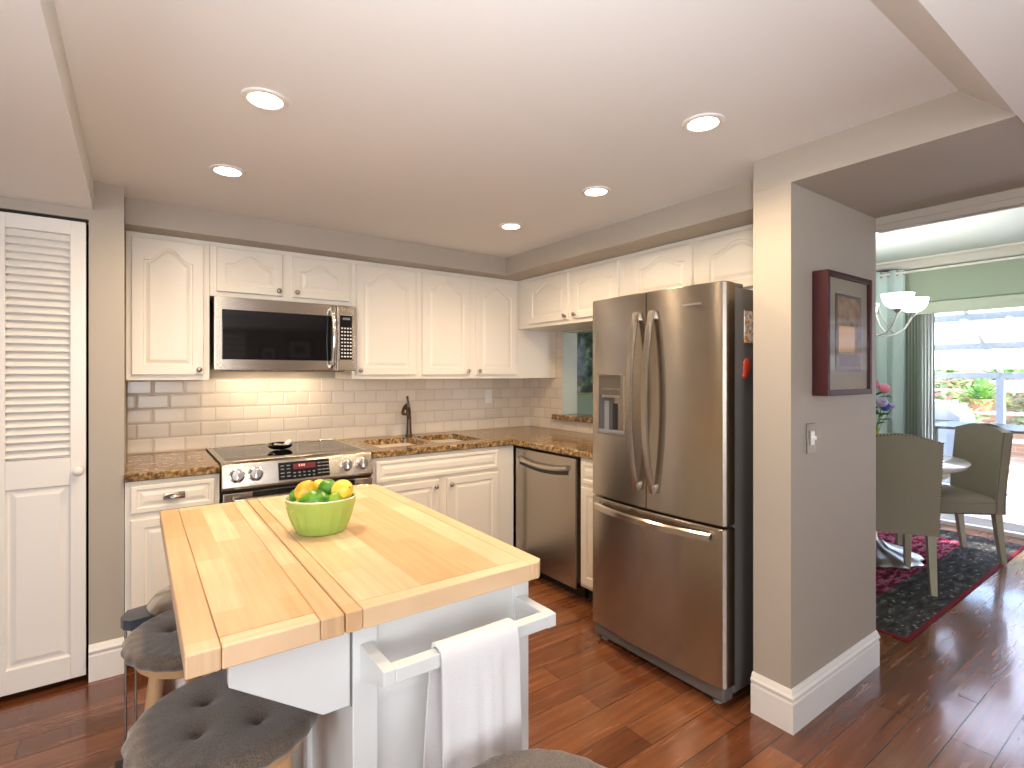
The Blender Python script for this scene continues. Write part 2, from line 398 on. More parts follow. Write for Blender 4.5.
struct('wall_right', w, M['wall'])
w = MB(); w.box(TX1, 2.842, 1.005, 1.156, 0, LOW-.0004); struct('wall_pillar', w, M['wall'])
w = MB(); w.box(2.843, 3.0, 1.075, 1.189, 0, 2.5); struct('wall_pillar_end', w, M['sage'])
# header above the dining passage; trim given darker wall paint for its shade
w = MB(); w.box(2.842, 2.90, -1.4, 1.008, 2.045, LOW+.01, .004); w.box(2.835, 2.842, -1.4, 1.005, 2.072, LOW, .002); struct('trim_3', w, M['wall'])
w = MB(); w.box(2.90, 3.0, -1.4, 1.005, LOW, 2.5); struct('wall_above_passage', w, M['sage'])
w = MB(); w.box(2.86, 3.0, -3.1, -1.4, 0, 2.5); struct('wall_side', w, M['wall'])
# living room behind the camera
w = MB()
w.box(-2.5, -1.5, -3.1, -3.0, 0, LOW); w.box(-1.5, .9, -3.1, -3.0, 0, .6); w.box(-1.5, .9, -3.1, -3.0, 2.1, LOW+.02); w.box(.9, 2.86, -3.1, -3.0, 0, LOW)
struct('wall_front', w, M['wall'])
w = MB(); w.box(-2.5, -2.4, -3.0, -1.65, 0, LOW); w.box(-2.5, -2.4, -1.65, .45, 0, .6); w.box(-2.5, -2.4, -1.65, .45, 2.07, LOW); w.box(-2.5, -2.4, .45, 3.1, 0, LOW)
struct('wall_left', w, M['wall'])
# dining room
w = MB()
w.box(6.0, 6.15, 1.765, 4.1, 0, 2.5); w.box(6.0, 6.15, -.85, 1.765, 2.04, 2.5); w.box(6.0, 6.15, -1.4, -.85, 0, 2.5)
struct('wall_dining_patio', w, M['sage'])
w = MB(); w.box(3.0, 6.0, 4.0, 4.1, 0, 2.5); struct('wall_dining_back', w, M['sage'])
w = MB(); w.box(3.0, 6.15, -1.5, -1.4, 0, 2.5); struct('wall_dining_front', w, M['sage'])
w = MB(); w.box(2.9, 6.15, -1.5, 4.1, 2.46, 2.56); struct('ceiling_dining', w, M['dining_ceiling'])
w = MB(); w.box(3.0, 3.004, 1.19, 2.15, 0, 2.46); w.box(3.0, 3.004, 3.25, 4.0, 0, 2.46); w.box(3.0, 3.004, 2.15, 3.25, 0, 1.0); w.box(3.0, 3.004, 2.15, 3.25, 1.72, 2.46)
struct('wall_dining_kitchen', w, M['sage'])
w = MB(); w.prism([(6.0, 2.46), (5.90, 2.46), (5.90, 2.445), (5.93, 2.43), (5.965, 2.395), (5.985, 2.37), (6.0, 2.37)], 'y', -1.4, 4.0)
struct('trim_4', w, M['trim'])['label'] = 'white crown moulding over the patio door wall'
# baseboards
BP = [(0, 0), (-.016, 0), (-.016, .112), (-.013, .118), (-.013, .126), (-.018, .131), (-.018, .137), (-.012, .146), (-.010, .152), (-.004, .162), (0, .162)]
def base_run(name, pts):
    """pts: list of (x, y, nx, ny) wall corners walked with the mitre normals"""
    mb = MB()
    mb.loops([[(x - nx*b[0], y - ny*b[0], b[1]) for b in BP] for x, y, nx, ny in pts], close=True)
    return struct(name, mb, M['trim'])
base_run('baseboard_pillar', [(2.04, 1.158, -1, 0), (2.04, 1.005, -1, -1), (2.842, 1.005, 0, -1)])
base_run('baseboard_closet', [(-.172, 3.0, 0, -1), (-.045, 3.0, 0, -1)])
base_run('baseboard_dining', [(6.0, 4.0, -1, 0), (6.0, 1.77, -1, 0)])
# passthrough reveal lining
w = MB(); w.box(RW-.004, RW+.154, 3.245, 3.25, 1.042, 1.72); w.box(RW-.004, RW+.154, 2.15, 3.25, 1.715, 1.72)
struct('trim_5', w, M['blind'])['label'] = 'grey green lining of the passthrough opening'
w = MB(); w.box(-.04, 2.841, BW-.0085, BW-.0006, .914, 1.345); tag(w.build('tile_backsplash', M['tile_x'], origin=False), 'beige glossy subway tile backsplash along the back wall, left to right behind range and sink', 'backsplash')
w = MB(); w.box(RW-.0085, RW-.0006, 3.252, BW-.009, .914, 1.8); w.box(RW-.0085, RW-.0006, 1.99, 3.25, .914, 1.0);
tag(w.build('tile_backsplash', M['tile_y'], origin=False), 'beige subway tile on the right wall under the passthrough opening', 'backsplash')
w = MB(); w.box(RW-.05, RW+.19, 2.0, 3.34, 1.001, 1.041, .006)
tag(w.build('granite_ledge', M['granite']), 'brown granite ledge at the bottom of the passthrough opening beside the refrigerator', 'ledge')

# ================================================================== DOORS OF CABINETS
def outline(x0, x1, z0, z1, A, d, n=28):
    """rectangle with a cathedral arched top, inset by d; counter-clockwise seen from the front"""
    pts = []
    a, b, lo = x0+d, x1-d, z0+d
    k = 6
    for i in range(k): pts.append((a + (b-a)*i/k, lo))
    def top(x):
        u = (x-(x0+x1)/2)/((x1-x0)/2)
        fz = .5*(1+math.cos(PI*min(abs(u)/.80, 1)))
        return z1 - A + A*fz**.8 - d
    for i in range(k): pts.append((b, lo + (top(b)-lo)*i/k))
    for i in range(n): x = b + (a-b)*i/n; pts.append((x, top(x)))
    for i in range(k): pts.append((a, top(a) + (lo-top(a))*i/k))
    return pts
def rect_like(x0, x1, z0, z1, n=28, d=0):
    k = 6; a, b, lo, hi = x0+d, x1-d, z0+d, z1-d; pts = []
    for i in range(k): pts.append((a + (b-a)*i/k, lo))
    for i in range(k): pts.append((b, lo + (hi-lo)*i/k))
    for i in range(n): pts.append((b + (a-b)*i/n, hi))
    for i in range(k): pts.append((a, hi + (lo-hi)*i/k))
    return pts
def panel_door(x0, x1, z0, z1, y, A=0, stile=.055, t=.02, name='door', parent=None, m=None, deep=.007):
    """raised panel door whose front lies at y - t"""
    mb = MB(); F = y - t
    def ring(pts, yy): return [(p[0], yy, p[1]) for p in pts]
    Lp = [ring(rect_like(x0, x1, z0, z1), y), ring(rect_like(x0, x1, z0, z1), F+.003), ring(rect_like(x0, x1, z0, z1, d=.003), F)]
    px0, px1, pz0, pz1 = x0+stile, x1-stile, z0+stile, z1-stile*.8
    Lp += [ring(outline(px0, px1, pz0, pz1, A, 0), F), ring(outline(px0, px1, pz0, pz1, A, .004), F+deep),
           ring(outline(px0, px1, pz0, pz1, A, .012), F+deep), ring(outline(px0, px1, pz0, pz1, A, .030), F+.001)]
    mb.loops(Lp)
    return mb.build(name, m or M['white'], parent, smooth=9)
def knob(x, z, y, parent, m=None):
    mb = MB(); mb.lathe([(.006, y), (.005, y-.008), (.006, y-.011), (.0125, y-.015), (.0145, y-.020), (.0125, y-.025), (.006, y-.028), (0, y-.0285)], (x, 0, z), 16, 'y')
    return mb.build('knob', m or M['nickel'], parent, smooth=50)
def cup_pull(x, z, y, parent):
    mb = MB(); ls = []
    for j in range(7):
        a = PI/2*j/6; ls.append([(x + .042*math.cos(t)*math.cos(a*.55), y - .026*math.sin(a)*max(math.sin(t), .12)-.001, z + .020*math.sin(t)*math.cos(a) - .006) for t in curve(0, PI, 13, lambda q: q)])
    mb.loops(ls, close=False); mb.box(x-.044, x+.044, y-.003, y, z-.014, z+.018, .002)
    return mb.build('cup_pull', M['nickel'], parent, smooth=40)

def upper_cabinet(label, loc, rz, W, z0, z1, doors, D=.35, A=.06, knobs=(), frame_extra=0, cat='wall cabinet'):
    t = thing('wall_cabinet', label, cat, (loc[0], loc[1], z0), rz)
    mb = MB(); H = z1 - z0
    mb.box(0, W, .0, D, 0, H, .002)
    mb.box(0, W, -.004, 0, H-.02, H, .001)
    mb.build('cabinet_box', M['white'], t)
    for i, (a, b) in enumerate(doors):
        d = panel_door(a, b, .028, H-.028, 0, A=A, parent=t, stile=.045 if H < .5 else .05)
        if i < len(knobs) and knobs[i]:
            kx = b-.022 if knobs[i] == 'r' else a+.022
            knob(kx, .028+.028, -.02, d)
    return t
Y1 = 3.33
upper_cabinet('tall white wall cabinet with one arched door left of the microwave', (-.043, Y1), 0, .373, 1.34, 2.107, [(.023, .343)], A=.07, knobs=['r'])
upper_cabinet('short white wall cabinet with two arched doors directly above the microwave', (.331, Y1), 0, .793, 1.806, 2.107, [(.031, .374), (.431, .771)], A=.05, knobs=['r', 'l'])
upper_cabinet('tall white wall cabinet with one arched door just right of the microwave', (1.125, Y1), 0, .462, 1.34, 2.107, [(.024, .439)], A=.07, knobs=['l'])
upper_cabinet('tall white two-door corner wall cabinet above the sink', (1.588, Y1), 0, 1.2605, 1.34, 2.107, [(.026, .410), (.465, .838)], A=.07, knobs=['r', 'l'])
upper_cabinet('short white two-door wall cabinet above the passthrough opening', (2.45, 3.328), -90, 1.100, 1.725, 2.107, [(.159, .604), (.662, 1.071)], D=.392, A=.055, knobs=['r', 'l'])
upper_cabinet('short white two-door wall cabinet right above the refrigerator', (2.45, 2.227), -90, 1.066, 1.772, 2.107, [(.094, .502), (.567, .976)], D=.392, A=.05)

def base_cabinet(label, loc, rz, W, parts, D=.66, toe=.10, H=.874):
    t = thing('base_cabinet', label, 'base cabinet', (loc[0], loc[1], 0), rz)
    mb = MB(); mb.box(0, W, 0, D, toe, H, .002); mb.box(0, W, .07, D, 0, toe+.001); mb.build('cabinet_box', M['white'], t)
    mb = MB(); mb.box(.001, W-.001, .066, .0705, .001, toe-.001); mb.build('toe_kick', M['dark'], t)
    for p in parts:
        d = panel_door(p[1], p[2], p[3], p[4], 0, stile=.05 if p[0] == 'door' else .022, name='door' if p[0] == 'door' else 'drawer', parent=t, deep=.006)
        if len(p) > 5:
            if p[5] == 'cup': cup_pull((p[1]+p[2])/2, (p[3]+p[4])/2, -.02, d)
            else: knob(p[2]-.025 if p[5] == 'r' else p[1]+.025, p[4]-.04, -.02, d)
    return t
base_cabinet('white base cabinet with cup-pull drawer left of the range', (-.043, 3.0), 0, .384, [('drawer', .022, .36, .725, .852, 'cup'), ('door', .022, .36, .125, .695)])
base_cabinet('white sink base cabinet with two knobbed doors between range and corner', (1.129, 3.0), 0, 1.04, [('drawer', .025, .90, .725, .852), ('door', .025, .44, .125, .70, 'r'), ('door', .50, .90, .125, .70, 'l')])
base_cabinet('narrow white base cabinet between dishwasher and refrigerator', (2.17, 2.312), -90, .305, [('drawer', .02, .285, .725, .852), ('door', .02, .285, .125, .70)])

# ================================================================== COUNTERTOPS
CF = 2.972
w = MB(); w.box(-.046, .343, CF, BW-.009, .875, .914, .006)
tag(w.build('granite_countertop', M['granite']), 'short speckled brown granite countertop left of the range', 'countertop')
w = MB(); sx = [(1.235, 1.60), (1.645, 1.985)]; sy0, sy1 = 3.115, 3.54
w.box(1.128, 2.842, sy1, BW-.009, .875, .914); w.box(1.128, 2.842, CF+.006, sy0, .875, .914)
for a, b in ((1.128, sx[0][0]), (sx[0][1], sx[1][0]), (sx[1][1], 2.842)): w.box(a, b, sy0, sy1, .875, .914)
w.box(2.149, 2.842, 2.0, CF+.006, .875, .914)
w.prism([(CF+.006, .875), (CF, .881), (CF, .908), (CF+.006, .914)], 'x', 1.128, 2.149)
w.prism([(2.149, .875), (2.143, .881), (2.143, .908), (2.149, .914)], 'y', 2.0, CF+.006)
bmesh.ops.remove_doubles(w.bm, verts=w.bm.verts, dist=.0005)
tag(w.build('granite_countertop', M['granite']), 'long L-shaped speckled brown granite countertop around sink and dishwasher', 'countertop')

# sink
t = thing('kitchen_sink', 'double-bowl stainless steel sink set into the granite countertop', 'sink', (1.61, 3.33, .72))
for a, b in sx:
    mb = MB(); x0, x1 = a-1.61-.004, b-1.61+.004; y0, y1 = sy0-3.33-.004, sy1-3.33+.004
    def rr(ins, z, k=5, rad=.04):
        pts = []
        for cx, cy, a0 in ((x1-ins-rad, y1-ins-rad, 0), (x0+ins+rad, y1-ins-rad, 90), (x0+ins+rad, y0+ins+rad, 180), (x1-ins-rad, y0+ins+rad, 270)):
            for i in range(k+1): q = R(a0+90*i/k); pts.append((cx+rad*math.cos(q), cy+rad*math.sin(q), z))
        return pts
    mb.loops([rr(-.0, .185), rr(.0, .17), rr(.008, .02), rr(.03, .004), rr(.06, 0)], cap0=False)
    mb.build('sink_bowl', M['sink_steel'], t, smooth=40)
    mb = MB(); mb.lathe([(.0, .004), (.04, .004), (.043, .001)], ((x0+x1)/2, .03, 0), 20); mb.build('drain', M['chrome'], t, smooth=40)
# faucet
t = thing('kitchen_faucet', 'dark bronze single-lever kitchen faucet standing behind the sink', 'faucet', (1.645, 3.60, .914))
mb = MB(); mb.lathe([(.03, 0), (.03, .006), (.022, .012), (.019, .05), (.017, .13), (.018, .145)], n=20); mb.build('faucet_body', M['bronze'], t, smooth=40)
mb = MB(); pth = [(0, 0, .13)] + [(-.012-.055*(1-math.cos(a)), -.02-.085*(1-math.cos(a)), .16+.075*math.sin(a)) for a in curve(0, PI*.93, 14, lambda q: q)]
mb.tube(pth, [.015]*10+[.016, .018, .021, .023, .022], 14); mb.build('spout', M['bronze'], t, smooth=50)
mb = MB(); mb.tube([(0, 0, .14), (.004, 0, .18), (.0, .004, .23), (-.010, .006, .285)], [.015, .012, .009, .007], 12); mb.sphere((-.010, .006, .287), .010); mb.build('lever_handle', M['bronze'], t, smooth=50)
# wall outlet on backsplash
t = thing('wall_outlet', 'white outlet plate on the tile backsplash right of the faucet', 'outlet', (2.40, BW-.009, 1.13))
mb = MB(); mb.box(-.036, .036, -.006, 0, 0, .115, .003); mb.build('cover_plate', M['white_plastic'], t)
for z in (.03, .066):
    mb = MB(); mb.box(-.017, .017, -.008, -.005, z, z+.028, .003); mb.build('socket', M['white_plastic'], t)

# ================================================================== RANGE
t = thing('electric_range', 'stainless slide-in electric range with knobs and red display between the counters', 'range', (.735, 2.985, 0))
hw = .388
mb = MB(); mb.box(-hw, hw, .03, .70, .03, .905, .003); mb.build('range_body', M['steel'], t)
mb = MB(); mb.box(-hw-.0, hw, .045, .69, .905, .921, .004); mb.build('cooktop', M['black_glass'], t)
mb = MB(); mb.box(-hw, -hw+.028, .04, .698, .906, .924, .003); mb.box(hw-.028, hw, .04, .698, .906, .924, .003); mb.box(-hw, hw, .668, .698, .906, .926, .003); mb.build('cooktop_trim', M['steel_light'], t)
for x, y, r_ in ((-.2, .2, .10), (.2, .2, .085), (-.2, .5, .08), (.2, .5, .10)):
    mb = MB(); n = 48
    ls = [[(x+rr_*math.cos(2*PI*i/n), y+rr_*math.sin(2*PI*i/n), .9215) for i in range(n)] for rr_ in (r_, r_-.004)]; mb.loops(ls, cap0=False, cap1=False); mb.build('burner_ring', M['grey_plastic'], t)
# slanted control panel: profile in (y,z)
prof = [(.05, .925), (.02, .925), (-.006, .912), (-.035, .80), (-.030, .788), (.05, .788)]
mb = MB(); mb.prism(prof, 'x', -hw, hw, .003); cp = mb.build('control_panel', M['steel_light'], t, smooth=30)
pn = Vector((0, -.112, .029)).normalized()     # outward normal of the slanted face
pt = Vector((0, .029, .112)).normalized()      # up along the face
pc = Vector((0, -.0205, .856))
MP = Matrix(((1, 0, 0, pc.x), (0, pt.y, -pn.y*-1, pc.y), (0, pt.z, pn.z, pc.z), (0, 0, 0, 1)))
MP = Matrix.Translation(pc) @ Matrix((Vector((1, 0, 0)), pt, pn)).transposed().to_4x4()
mb = MB(MP); mb.box(-.125, .140, -.046, .046, -.001, .0035, .002); disp = mb.build('display_panel', M['black_glass'], cp)
mb = MB(MP); mb.box(-.05, .065, .004, .034, .003, .0045, .001); mb.build('red_display', M['red_led'], disp)
mb = MB(MP)
for k in range(3): mb.box(-.022+k*.012, -.015+k*.012, .018, .030, .0044, .005)
mb.build('display_digits', M['led_text'], disp)
mb = MB(MP)
for gx in (-.105, -.075, .085, .108, .129):
    for gy in (-.028, -.010, .010, .028): mb.box(gx-.009, gx+.009, gy-.003, gy+.003, .0034, .0042)
for gx in (-.045, -.02, .005, .03, .055):
    for gy in (-.032, -.014): mb.box(gx-.006, gx+.006, gy-.003, gy+.003, .0034, .0042)
mb.build('button', M['grey_plastic'], disp)
for x in (-.32, -.235, .235, .325):
    mb = MB(MP); mb.lathe([(.036, 0), (.036, .005), (.030, .008), (.029, .026), (.025, .032), (0, .033)], (x, 0, 0), 28); mb.box(x-.005, x+.005, -.028, .028, .028, .040, .002)
    mb.build('control_knob', M['chrome'], t, smooth=40)
mb = MB(); mb.box(-hw+.004, hw-.004, -.02, .03, .775, .788); mb.build('vent_gap', M['black'], t)
mb = MB(); mb.box(-hw+.003, hw-.003, -.03, .03, .21, .772, .005); od = mb.build('oven_door', M['steel'], t)
mb = MB(); mb.box(-.30, .30, -.034, -.028, .33, .735, .003); mb.box(-.25, .28, -.036, -.028, .744, .770, .002); mb.build('oven_window', M['black_glass'], od)
mb = MB(); mb.tube([(-.34, -.075, .735), (.34, -.075, .735)], .013, 16); mb.box(-.34, -.31, -.078, -.03, .724, .746, .004); mb.box(.31, .34, -.078, -.03, .724, .746, .004); mb.build('oven_handle', M['steel_light'], od, smooth=40)
mb = MB(); mb.box(-hw+.003, hw-.003, -.028, .03, .05, .2, .005); mb.build('warming_drawer', M['steel'], t)
# spoon rest
mb = MB(); n = 32; ls = []
for r_, z, in ((.02, 0), (.035, .003), (.05, .012), (.058, .028), (.055, .028), (.045, .014), (.02, .006)):
    ls.append([(r_*math.cos(2*PI*i/n)*(1.5 if math.cos(2*PI*i/n) < 0 else 1.1), r_*math.sin(2*PI*i/n), z + .010*max(0, math.sin(2*PI*i/n))) for i in range(n)])
mb.loops(ls); o = mb.build('spoon_rest', M['black_glass'], smooth=50); o.location = (.70, 3.36, .9222); o.rotation_euler.z = R(15)
tag(o, 'glossy black and white spoon rest dish lying on the cooktop', 'spoon rest')
mb = MB(); mb.tube([(.02, -.02, .024), (.055, .0, .036), (.075, .02, .040)], [.012, .016, .010], 10); mb.build('white_handle', M['white_plastic'], o, smooth=50)

# ================================================================== MICROWAVE
t = thing('microwave', 'over-the-range stainless microwave with dark window and curved handle', 'microwave', (.737, 3.27, 1.392))
W2 = .392; H = .410
mb = MB(); mb.box(-W2, W2, .02, .415, .004, H, .004); mb.build('microwave_body', M['steel'], t)
mb = MB(); mb.box(-W2, .27, -.012, .02, .0, H-.002, .006); mb.box(.272, W2, -.012, .02, 0, H-.002, .006); md = mb.build('microwave_door', M['steel_light'], t)
mb = MB(); mb.box(-.355, .245, -.0155, -.010, .062, .338, .003); mb.build('microwave_window', M['black_glass'], md)
mb = MB(); mb.box(.288, .366, -.0155, -.010, .07, .345, .003); kp = mb.build('keypad', M['black_glass'], t)
mb = MB(); mb.box(.283, .288, -.014, -.01, .064, .35); mb.box(.366, .371, -.014, -.01, .064, .35); mb.box(.283, .371, -.014, -.01, .064, .07); mb.box(.283, .371, -.014, -.01, .345, .35); mb.build('keypad_border', M['steel_light'], kp)
mb = MB()
for i in range(4):
    for j in range(9): mb.box(.296+i*.018, .307+i*.018, -.0165, -.015, .085+j*.022, .094+j*.022)
mb.build('key_legend', M['white_plastic'], kp)
mb = MB(); mb.box(.305, .352, -.0165, -.015, .318, .332, .0003); mb.build('clock_display', M['grey_plastic'], kp)
mb = MB(); Pth = [(.232, -.012, .375), (.236, -.035, .378), (.238, -.048, .360)] + [(.238, -.048-.02*math.sin(PI*q), .34-.28*q) for q in curve(0, 1, 9, lambda q: q)] + [(.238, -.048, .040), (.236, -.035, .024), (.232, -.012, .027)]
mb.tube(Pth, .0145, 12, flat=1.0); mb.build('microwave_handle', M['chrome'], md, smooth=50)
mb = MB(); mb.lathe([(.008, -.012), (.008, -.0135), (0, -.0136)], (-.36, 0, .03), 18, 'y'); mb.build('logo_badge', M['white_plastic'], md)
mb = MB(); mb.box(-.15, .15, .05, .3, -.004, .004, .002); mb.box(-.33, -.18, .03, .25, -.004, .004, .002); mb.box(.18, .33, .03, .25, -.004, .004, .002); mb.build('grease_filter', M['black'], t)
for x in (-.12, .12): 
    mb = MB(); mb.box(x-.03, x+.03, .30, .34, -.002, .0035); mb.build('cooktop_light', emit('warm_cooktop_light_%d' % (x > 0), (1, .8, .5), 6), t)
lamp('cooktop_light_lamp', 'AREA', (.70, 3.50, 1.383), 2.6, WARM, (R(8), 0, 0), shape='RECTANGLE', size=.55, size_y=.12)

# ================================================================== DISHWASHER
t = thing('dishwasher', 'stainless dishwasher under the right-hand granite counter', 'dishwasher', (2.17, 2.957, 0), -90)
mb = MB(); mb.box(.006, .634, .02, .6, .08, .87); mb.box(.02, .62, .06, .3, 0, .08); mb.build('dishwasher_body', M['black'], t)
mb = MB(); mb.box(.012, .628, -.022, .02, .075, .862, .006); dd = mb.build('dishwasher_door', M['steel'], t)
mb = MB(); pp = [(.06+.5*q, .795-.022*math.sin(PI*q)) for q in curve(0, 1, 14, lambda q: q)]
mb.loops([[(x, -.0235, z+.016), (x, -.0235, z-.010), (x, -.036, z-.016), (x, -.046, z-.004), (x, -.044, z+.010), (x, -.03, z+.018)] for x, z in pp]); mb.build('pocket_handle', M['steel_light'], dd, smooth=40)
mb = MB(); mb.loops([[(x, -.0222, z-.012), (x, -.0228, z-.012), (x, -.0228, z-.042-.02*0), (x, -.0222, z-.042)] for x, z in pp]); mb.build('handle_recess', M['black'], dd)
mb = MB(); mb.box(.03, .085, -.024, -.0215, .825, .845, .001); mb.build('control_strip', M['grey_plastic'], dd)

# ================================================================== REFRIGERATOR
FX, FY = 1.937, 1.982                      # front plane, left edge
t = thing('refrigerator', 'large stainless french-door refrigerator with bottom freezer and ice dispenser', 'refrigerator', (FX, FY, 0), -90)
FW = .765
def bow(x): return -.022*(1-((x-FW/2)/(FW/2))**2)
def fdoor(x0, x1, z0, z1, name, n=14, th=.07):
    mb = MB(); top = []; rad = .012
    xs = curve(x0, x1, n, lambda q: q)
    front = [(x, bow(x)) for x in xs]
    if x1 >= FW-.001: front[-1] = (x1-.001, bow(x1)+.012); front.insert(-1, (x1-.010, bow(x1-.01)+.001))
    if x0 <= .001: front[0] = (x0+.001, bow(x0)+.012); front.insert(1, (x0+.010, bow(x0+.01)+.001))
    pts = front + [(x1, th), (x0, th)]
    ins = .004
    cxm = (x0+x1)/2
    def ring(z, d): return [(cxm+(p[0]-cxm)*(1-d/(x1-x0)*2), p[1]+d*(1 if p[1] < th-.01 else -1), z) for p in pts]
    mb.loops([ring(z0, ins), ring(z0+ins, 0), ring(z1-ins, 0), ring(z1, ins)])
    return mb.build(name, M['steel'], t, smooth=35)
mb = MB(); mb.box(.01, FW-.006, .075, .78, .045, 1.735, .006); mb.box(.03, FW-.03, .055, .08, .05, 1.73); mb.build('refrigerator_body', M['fridge_side'], t)
ld = fdoor(0, .3775, .748, 1.752, 'refrigerator_door'); rd = fdoor(.3825, FW, .748, 1.752, 'refrigerator_door'); fd = fdoor(0, FW, .085, .738, 'freezer_drawer', 24)
mb = MB(); mb.box(.012, FW-.012, .012, .08, .022, .078, .008); mb.build('kick_grille', M['fridge_side'], t)
for x in (.06, FW-.06):
    mb = MB(); mb.lathe([(.018, 0), (.02, .004), (.016, .012), (.009, .014), (.009, .03)], (x, .045, 0), 16); mb.build('levelling_foot', M['grey_plastic'], t, smooth=40)
    mb = MB(); mb.box(x-.045, x+.04, .075, .17, 1.7355, 1.757, .006); mb.build('hinge_cover', M['fridge_side'], t)
def vhandle(x, parent, z0=.83, z1=1.66):
    mb = MB(); ls = []
    for q in curve(0, 1, 22, lambda q: q):
        z = z0+(z1-z0)*q; b_ = bow(x) - .018 - .052*math.sin(PI*q)**.8; w_ = .0155
        ls.append([(x-w_, b_+.004, z), (x-w_*.8, b_-.006, z), (x+w_*.8, b_-.006, z), (x+w_, b_+.004, z), (x+w_*.7, b_+.014, z), (x-w_*.7, b_+.014, z)])
    mb.loops(ls)
    for z in (z0+.02, z1-.02): mb.box(x-.011, x+.011, bow(x)-.02, bow(x)+.006, z-.018, z+.018, .003)
    return mb.build('door_handle', M['steel_light'], parent, smooth=40)
vhandle(.334, ld); vhandle(.425, rd)
mb = MB(); ls = []
for q in curve(0, 1, 26, lambda q: q):
    x = .05+(FW-.1)*q; y = bow(x)-.022-.035*math.sin(PI*q)**.8; z = .70
    ls.append([(x, y+.012, z-.014), (x, y-.004, z-.015), (x, y-.006, z+.010), (x, y+.004, z+.017), (x, y+.012, z+.014)])
mb.loops(ls)
for x in (.062, FW-.062): mb.box(x-.012, x+.012, bow(x)-.028, bow(x)+.006, .69, .712, .003)
mb.build('drawer_handle', M['steel_light'], fd, smooth=40)
# dispenser
dx0, dx1, dz0, dz1 = .066, .246, 1.068, 1.374
mb = MB(); yb = bow(.15)-.004
for a, b, c_, d in ((dx0, dx0+.008, dz0, dz1), (dx1-.008, dx1, dz0, dz1), (dx0, dx1, dz0, dz0+.010), (dx0, dx1, dz1-.010, dz1)): mb.box(a, b, yb-.004, yb+.006, c_, d, .002)
dp = mb.build('dispenser_frame', M['steel_light'], ld)
mb = MB(); mb.box(dx0+.006, dx1-.006, yb+.000, yb+.004, dz0+.19, dz1-.006, .001); mb.build('dispenser_control', mat('dark_taupe_panel', (.10, .085, .07), .25), dp)
mb = MB(); mb.box(dx0+.006, dx1-.006, yb+.0022, yb+.0035, dz0+.006, dz0+.195); mb.build('dispenser_cavity', mat('dispenser_grey', (.07, .075, .085), .4), dp)
mb = MB(); mb.box(dx0+.035, dx1-.03, yb-.008, yb+.003, dz0+.185, dz0+.20, .003); mb.build('dispenser_nozzle', M['steel_light'], dp)
mb = MB(); mb.box(dx0+.10, dx0+.135, yb-.002, yb+.003, dz0+.03, dz0+.16, .003); mb.build('dispenser_paddle', M['black'], dp)
mb = MB(); mb.box(dx0+.045, dx0+.075, yb-.001, yb+.003, dz0+.02, dz0+.17, .003); mb.build('dispenser_paddle', M['grey_plastic'], dp)
mb = MB(); mb.box(dx0+.008, dx1-.008, yb-.004, yb+.004, dz0+.010, dz0+.026, .002); mb.build('drip_tray', M['grey_plastic'], dp)
mb = MB()
for i in range(7): mb.box(dx0+.03+i*.018, dx0+.042+i*.018, yb-.0006, yb+.0005, dz0+.225, dz0+.235)
mb.build('dispenser_legend', M['steel_light'], dp)
mb = MB(); mb.box(.575, .66, bow(.62)-.003, bow(.62)+.002, 1.664, 1.673, .001); mb.build('logo_plate', M['chrome'], rd)
# magnets and notes on the fridge side
lx, ly = FX, FY
def side_item(name, label, cat, X0, X1, z0, z1, m, th=.004):
    mb = MB(); y = FY-FW+.006; mb.box(X0, X1, y-th, y-.0002, z0, z1, .001); return tag(mb.build(name, m), label, cat)
def note_mat():
    m = mat('printed_note', (.7, .66, .6), .7); v = coords(m, (30, 1, 26)); w_ = N(m, 'ShaderNodeTexNoise', Scale=1.2, Detail=1.0); L(m, v, w_.inputs['Vector'])
    L(m, ramp(m, w_.outputs['Fac'], [(.42, (.5, .25, .08)), (.48, (.72, .66, .6)), (.6, (.3, .27, .3))]), B(m).inputs['Base Color']); return m
side_item('paper_note', 'small printed card stuck high on the dark side of the refrigerator', 'card', 2.085, 2.17, 1.505, 1.64, note_mat())
mb = MB(); mb.sphere((2.10, FY-FW+.001, 1.40), .032, (.9, .22, 1.25)); mb.sphere((2.085, FY-FW-.0, 1.365), .02, (1, .3, .8))
tag(mb.build('fridge_magnet', mat('red_enamel', (.45, .05, .03), .3), smooth=60), 'red rounded magnet on the refrigerator side below the printed card', 'magnet')

# ================================================================== ISLAND
IX0, IX1, IXS, IY0, IY1 = .064, .814, .3235, .995, 2.105
t = thing('kitchen_island', 'white kitchen island with butcher-block top and raised drop leaf', 'kitchen island', (.57, 1.55, 0))
O = Matrix.Translation((-.57, -1.55, 0))
TT, TB = .914, .874
e = .0007
def plank(parent, name, x0, x1, y0, y1, m, bev=.003): mb = MB(O); mb.box(x0, x1, y0, y1, TB, TT, bev); return mb.build(name, m, parent, smooth=None)
mt = plank(t, 'worktop', IXS+.035+e, IX1-.042-e, IY0+.038+e, IY1-.038-e, M['butcher_y'], .001)
plank(mt, 'edge_board', IXS+.0015, IXS+.035, IY0, IY1, M['board_y'], .003)
plank(mt, 'edge_board', IXS+.035+e, IX1-.042, IY0, IY0+.038, M['board_x'], .002); plank(mt, 'edge_board', IXS+.035+e, IX1-.042, IY1-.038, IY1, M['board_x'], .002)
mb = MB(O); mb.prism([(IX1-.042+e, IY0), (IX1-.018, IY0), (IX1, IY0+.018), (IX1, IY1-.018), (IX1-.018, IY1), (IX1-.042+e, IY1)], 'z', TB, TT, .0025); mb.build('edge_board', M['board_y'], mt)
dl = plank(t, 'drop_leaf', IX0+.052+e, IXS-.045-e, IY0+.04+e, IY1-.04-e, M['butcher_leaf'], .001)
